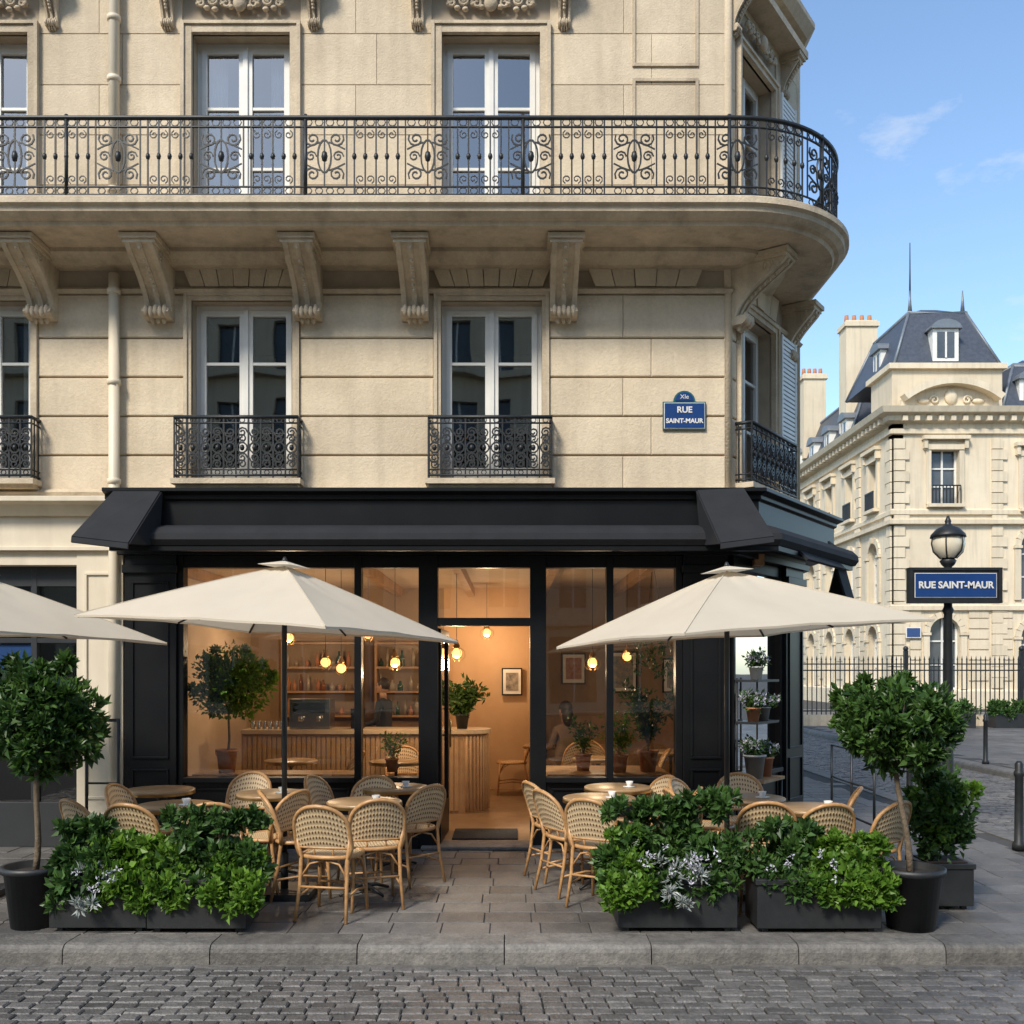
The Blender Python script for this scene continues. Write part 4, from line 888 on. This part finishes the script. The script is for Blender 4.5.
openwall(D,FA,0,14,0,13.4,opsA,DST,-.5,0); openwall(D,FB,0,44,0,13.4,opsB,DST,-.5,0)
def farwin(F,o,arch):
    a,b,z0,z1=o; D.box(F,a,b,-.42,-.35,z0,z1,GD); c=(a+b)/2
    for x in (a,c-.04,b-.08): D.box(F,x,x+.08,-.35,-.28,z0,z1,WFRAME)
    for t in (0,.33,.66): z=z0+(z1-z0)*t; D.box(F,a+.08,b-.08,-.345,-.285,z,z+.07,WFRAME)
    if arch:
        r=(b-a)/2; zc=z1-r
        for sg in (-1,1):
            P=[(c+sg*r,z1),(c,z1)]+[(c+sg*r*math.sin(t),zc+r*math.cos(t)) for t in [math.pi/2*k/8 for k in range(0,9)]]
            D.prism(F,P,-.3,-.003,DST)
        for k in range(9):
            t0=math.pi*k/9; t1=math.pi*(k+1)/9; D.prism(F,[(c+r*math.cos(t0),zc+r*math.sin(t0)),(c+r*math.cos(t1),zc+r*math.sin(t1)),(c+(r+.28)*math.cos(t1-.02),zc+(r+.28)*math.sin(t1-.02)),(c+(r+.28)*math.cos(t0+.02),zc+(r+.28)*math.sin(t0+.02))],0,.08 if k!=4 else .16,DST)
        for sg in (-1,1): D.box(F,c+sg*(r+.16)-.14,c+sg*(r+.16)+.14,0,.10,z0,zc,DST); D.box(F,c+sg*(r+.16)-.19,c+sg*(r+.16)+.19,0,.16,zc-.12,zc,DST)
    else:
        D.box(F,a-.22,a,0,.1,z0,z1,DST); D.box(F,b,b+.22,0,.1,z0,z1,DST); D.box(F,a-.3,b+.3,0,.14,z1,z1+.25,DST); D.box(F,a-.42,b+.42,0,.32,z1+.45,z1+.62,DST)
        for sg in (-1,1): D.box(F,c+sg*((b-a)/2+.28)-.08,c+sg*((b-a)/2+.28)+.08,0,.24,z1+.05,z1+.45,DST)
        D.box(F,a-.2,b+.2,0,.3,z0-.15,z0,DST)
        for k in range(9): x=a+(b-a)*k/8; D.box(F,x-.02,x+.02,.2,.24,z0,z0+.8,IRON)
        D.box(F,a,b,.19,.25,z0+.8,z0+.86,IRON)
for o in opsA: farwin(FA,o,o[2]<9)
for o in opsB: farwin(FB,o,o[2]<9)
dpath=[(17.5,80),(17.5,36),(22.7,36),(31.5,36)]
for z,d in ((4.5,.15),(8.45,.22),(8.9,.12),(12.6,.15)): D.sweep(dpath,[(0,z),(d,z+.03),(d,z+.22),(0,z+.3)],DST)
D.sweep(dpath,[(0,13.1),(.3,13.2),(.35,13.4),(.65,13.5),(.75,13.75),(0,13.85)],DST)
D.sweep(dpath,[(0,0),(.18,0),(.18,.8),(0,.9)],DST)
for z in np.arange(1.3,4.3,.48):
    for F,us in ((FA,((.8,1.3),(3.5,4.4),(4.6,5.5),(7.7,8.5))),(FB,[(3.5+3.3*k,4.6+3.3*k) for k in range(11)])):
        for a,b in us: D.box(F,a,b,0,.06,z,z+.42,DST)
for u in np.arange(.3,44,.55): D.box(FB,u,u+.22,0,.5,13.15,13.38,DST)
for u in np.arange(.3,14,.55): D.box(FA,u,u+.22,0,.5,13.15,13.38,DST)
for F,us in ((FA,(.0,4.5,7.9,11)),(FB,(0,.0+4.1,10.7,17.3,23.9,30.5))):
    for u in us:
        for j in range(24): 
            if 12.4>.95+j*.5: D.box(F,u+.05,u+(.75 if j%2 else .55),0,.09,.95+j*.5,.95+j*.5+.46,DST)
Rp=3.6; cz=14.95-Rp
def segp(r,z0): return [(2.6+r*math.sin(t),cz+r*math.cos(t)) for t in np.linspace(-.66,.66,15)]
D.prism(FA,[(2.6-2.25,13.86)]+[p for p in segp(Rp,0) if p[1]>13.87]+[(2.6+2.25,13.86)],-.3,.15,DST)
outer=segp(Rp+.15,0); inner=segp(Rp-.15,0)
for i in range(14): D.prism(FA,[outer[i],outer[i+1],inner[i+1],inner[i]],.1,.65,DST)
D.ball((2.6,.2,14.3),(.3,.15,.35),DST,12,FA)
for sg in (-1,1):
    D.tube([FA(2.6+sg*(.5+u),.2,14.15+v) for u,v in spiral(.25,0,.22,.05,0,1.3,14)],.06,DST,n=5); D.ball((2.6+sg*1.25,.2,14.1),(.3,.1,.12),DST,8,FA)
D.box(FA,.1,5.2,-3,-.31,13.86,15.7,DST); D.box(FA,-.1,5.35,-3.2,-.1,15.7,15.95,DST)
def mans(x0,x1,y0,y1,z0,z1,ins,mt=SLATE,name=None):
    b=[(x0,y0,z0),(x1,y0,z0),(x1,y1,z0),(x0,y1,z0)]; t=[(x0+ins,y0+ins,z1),(x1-ins,y0+ins,z1),(x1-ins,y1-ins,z1),(x0+ins,y1-ins,z1)]
    tt=[(x0+ins*1.9,y0+ins*1.9,z1+.5),(x1-ins*1.9,y0+ins*1.9,z1+.5),(x1-ins*1.9,y1-ins*1.9,z1+.5),(x0+ins*1.9,y1-ins*1.9,z1+.5)]
    fs=[(3,2,1,0),(8,9,10,11)]
    for i in range(4): j=(i+1)%4; fs+=[(i,j,4+j,4+i),(4+i,4+j,8+j,8+i)]
    D.add(b+t+tt,fs,mt)
    D.tube(t,.1,ZINC,n=6,closed=True)
    for i in range(4): D.tube([b[i],t[i]],.08,ZINC,n=5)
mans(17.7,22.6,36.3,43,15.95,18.7,1.1); mans(17.9,30,43.2,80,13.85,17.2,1.4); mans(22.7,31.5,36.3,43.3,13.85,16.2,1.0)
def dormer(F,u,d,z,w=1.1,h=1.5):
    D.box(F,u-w/2,u+w/2,d-1.6,d,z,z+h,WFRAME); D.box(F,u-w/2+.2,u+w/2-.2,d,d+.02,z+.15,z+h-.15,GD); D.box(F,u-.04,u+.04,d+.02,d+.05,z+.15,z+h-.15,WFRAME)
    D.prism(F,[(u-w/2-.15,z+h),(u+w/2+.15,z+h)]+[(u+(w/2+.1)*math.cos(t),z+h+.42*math.sin(t)) for t in np.linspace(0.1,math.pi-.1,8)],d-1.7,d+.15,ZINC)
dormer(FA,2.6,-.35,16.1,1.2,1.5)
dormer(FB,3.2,-.45,16.1,1.0,1.3)
for k in range(12): dormer(FB,8.6+2.9*k,-.6,14.0,1.0,1.4)
for k in (6.6,9.6): dormer(FA,k,-.5,14.0,1.0,1.3)
for (x,y,w,h0,h1) in ((19.2,45.5,1.7,15,21.0),(18.9,53,1.4,15,20.3),(22.4,41,1.0,15.5,18.9),(19,62,1.4,15,20),(21.6,46,1.2,15,19.4)):
    D.box(W,x-w/2,x+w/2,y-.6,y+.6,h0,h1,DST); D.box(W,x-w/2-.1,x+w/2+.1,y-.7,y+.7,h1-.35,h1-.1,DST)
    for j in range(4): D.lathe((x-w/2+w*(j+.5)/4,y,h1),[(.14,0),(.11,.45)],TERRA,8)
D.tube([(19.3,38.5,19),(19.3,38.5,22.5)],[.06,.02],IRON,n=6)
for x in (18.9,21.4): D.tube([(x,37.5,18.7),(x,37.5,19.8)],[.12,.02],ZINC,n=6)
D.obj('facade_and_roof',ds)
m=MB(); m.box(FA,.55,1.25,.13,.17,3.25,3.75,WHITE); m.box(FA,.60,1.20,.17,.19,3.30,3.70,ENAMEL); m.obj('wall_plaque'); 
B=MB(); B.box(W,-10,17,95,110,0,14,DST)
for k in range(10):
    for z in (2,5.5,9): B.box(W,-8+k*2.5,-7+k*2.5,94.9,95.05,z,z+2,GD)
B.obj('end_of_street_building')
# ------------------------------------------------------------------ BUILDINGS ACROSS THE STREET (seen in reflections)
op=empty('opposite_building_row'); O=MB(); FO=frame((-45,-34),(1,0),(0,1))
oo=[(2+3*k,3.3+3*k,z,z+2.3) for k in range(29) for z in (4.5,8,11.5,15)]
for k in range(29): oo.append((1.6+3*k,3.8+3*k,.4,3.2))
openwall(O,FO,0,90,0,18.3,oo,DST,-.5,0)
for o in oo: O.box(FO,o[0],o[1],-.45,-.3,o[2],o[3],GD); O.box(FO,(o[0]+o[1])/2-.04,(o[0]+o[1])/2+.04,-.3,-.25,o[2],o[3],WFRAME)
for z in (3.7,7.4,14.7,18): O.box(FO,0,90,0,.4,z,z+.3,DST)
O.add([FO(0,0,18.3),FO(90,0,18.3),FO(90,-2,21.5),FO(0,-2,21.5),FO(0,-8,18.3),FO(90,-8,18.3)],[(0,1,2,3),(3,2,5,4),(0,3,4),(1,5,2)],SLATE)
O.obj('facades',op)
# ------------------------------------------------------------------ WORLD, SUN, CAMERA
sv=Vector((-.50,-.80,.90)).normalized()
w=bpy.data.worlds.new('World'); S.world=w; w.use_nodes=True; N=w.node_tree.nodes; L=w.node_tree.links
bg=N['Background']; bg.inputs[1].default_value=.15
sky=N.new('ShaderNodeTexSky'); sky.sky_type='NISHITA'; sky.sun_disc=False; sky.sun_elevation=math.asin(sv.z); sky.sun_rotation=math.atan2(sv.x,sv.y); sky.air_density=1.0; sky.dust_density=.8; sky.ozone_density=2.2
gain=N.new('ShaderNodeMixRGB'); gain.blend_type='MULTIPLY'; gain.inputs[0].default_value=1; gain.inputs[2].default_value=(1.72,1.80,1.78,1); L.new(sky.outputs[0],gain.inputs[1])
tc=N.new('ShaderNodeTexCoord'); mp=N.new('ShaderNodeMapping'); mp.inputs['Scale'].default_value=(3.5,3.5,8); mp.inputs['Location'].default_value=(1.3,0,.9); L.new(tc.outputs['Generated'],mp.inputs[0])
nz=N.new('ShaderNodeTexNoise'); nz.inputs['Scale'].default_value=1.6; nz.inputs['Detail'].default_value=8; nz.inputs['Roughness'].default_value=.6; L.new(mp.outputs[0],nz.inputs['Vector'])
mr=N.new('ShaderNodeMapRange'); mr.inputs[1].default_value=.61; mr.inputs[2].default_value=.86; L.new(nz.outputs['Fac'],mr.inputs[0])
mx=N.new('ShaderNodeMixRGB'); mx.inputs[2].default_value=(6.3,6.4,6.6,1); L.new(mr.outputs[0],mx.inputs[0]); L.new(gain.outputs[0],mx.inputs[1]); L.new(mx.outputs[0],bg.inputs[0])
sl=bpy.data.lights.new('sun','SUN'); sl.energy=4.3; sl.angle=R(12); sl.color=(1,.93,.82); so=bpy.data.objects.new('sun',sl); S.collection.objects.link(so); so.rotation_euler=sv.to_track_quat('Z','Y').to_euler()
cam=bpy.data.cameras.new('camera'); co=bpy.data.objects.new('camera',cam); S.collection.objects.link(co); S.camera=co
cam.lens=36*1000/1024; cam.sensor_width=36; cam.shift_y=(670-512)/1024; cam.clip_end=1500; co.location=(0,-10,1.78); co.rotation_euler=(R(90),0,0)
S.view_settings.view_transform='Standard'; S.view_settings.look='None'; S.view_settings.exposure=0
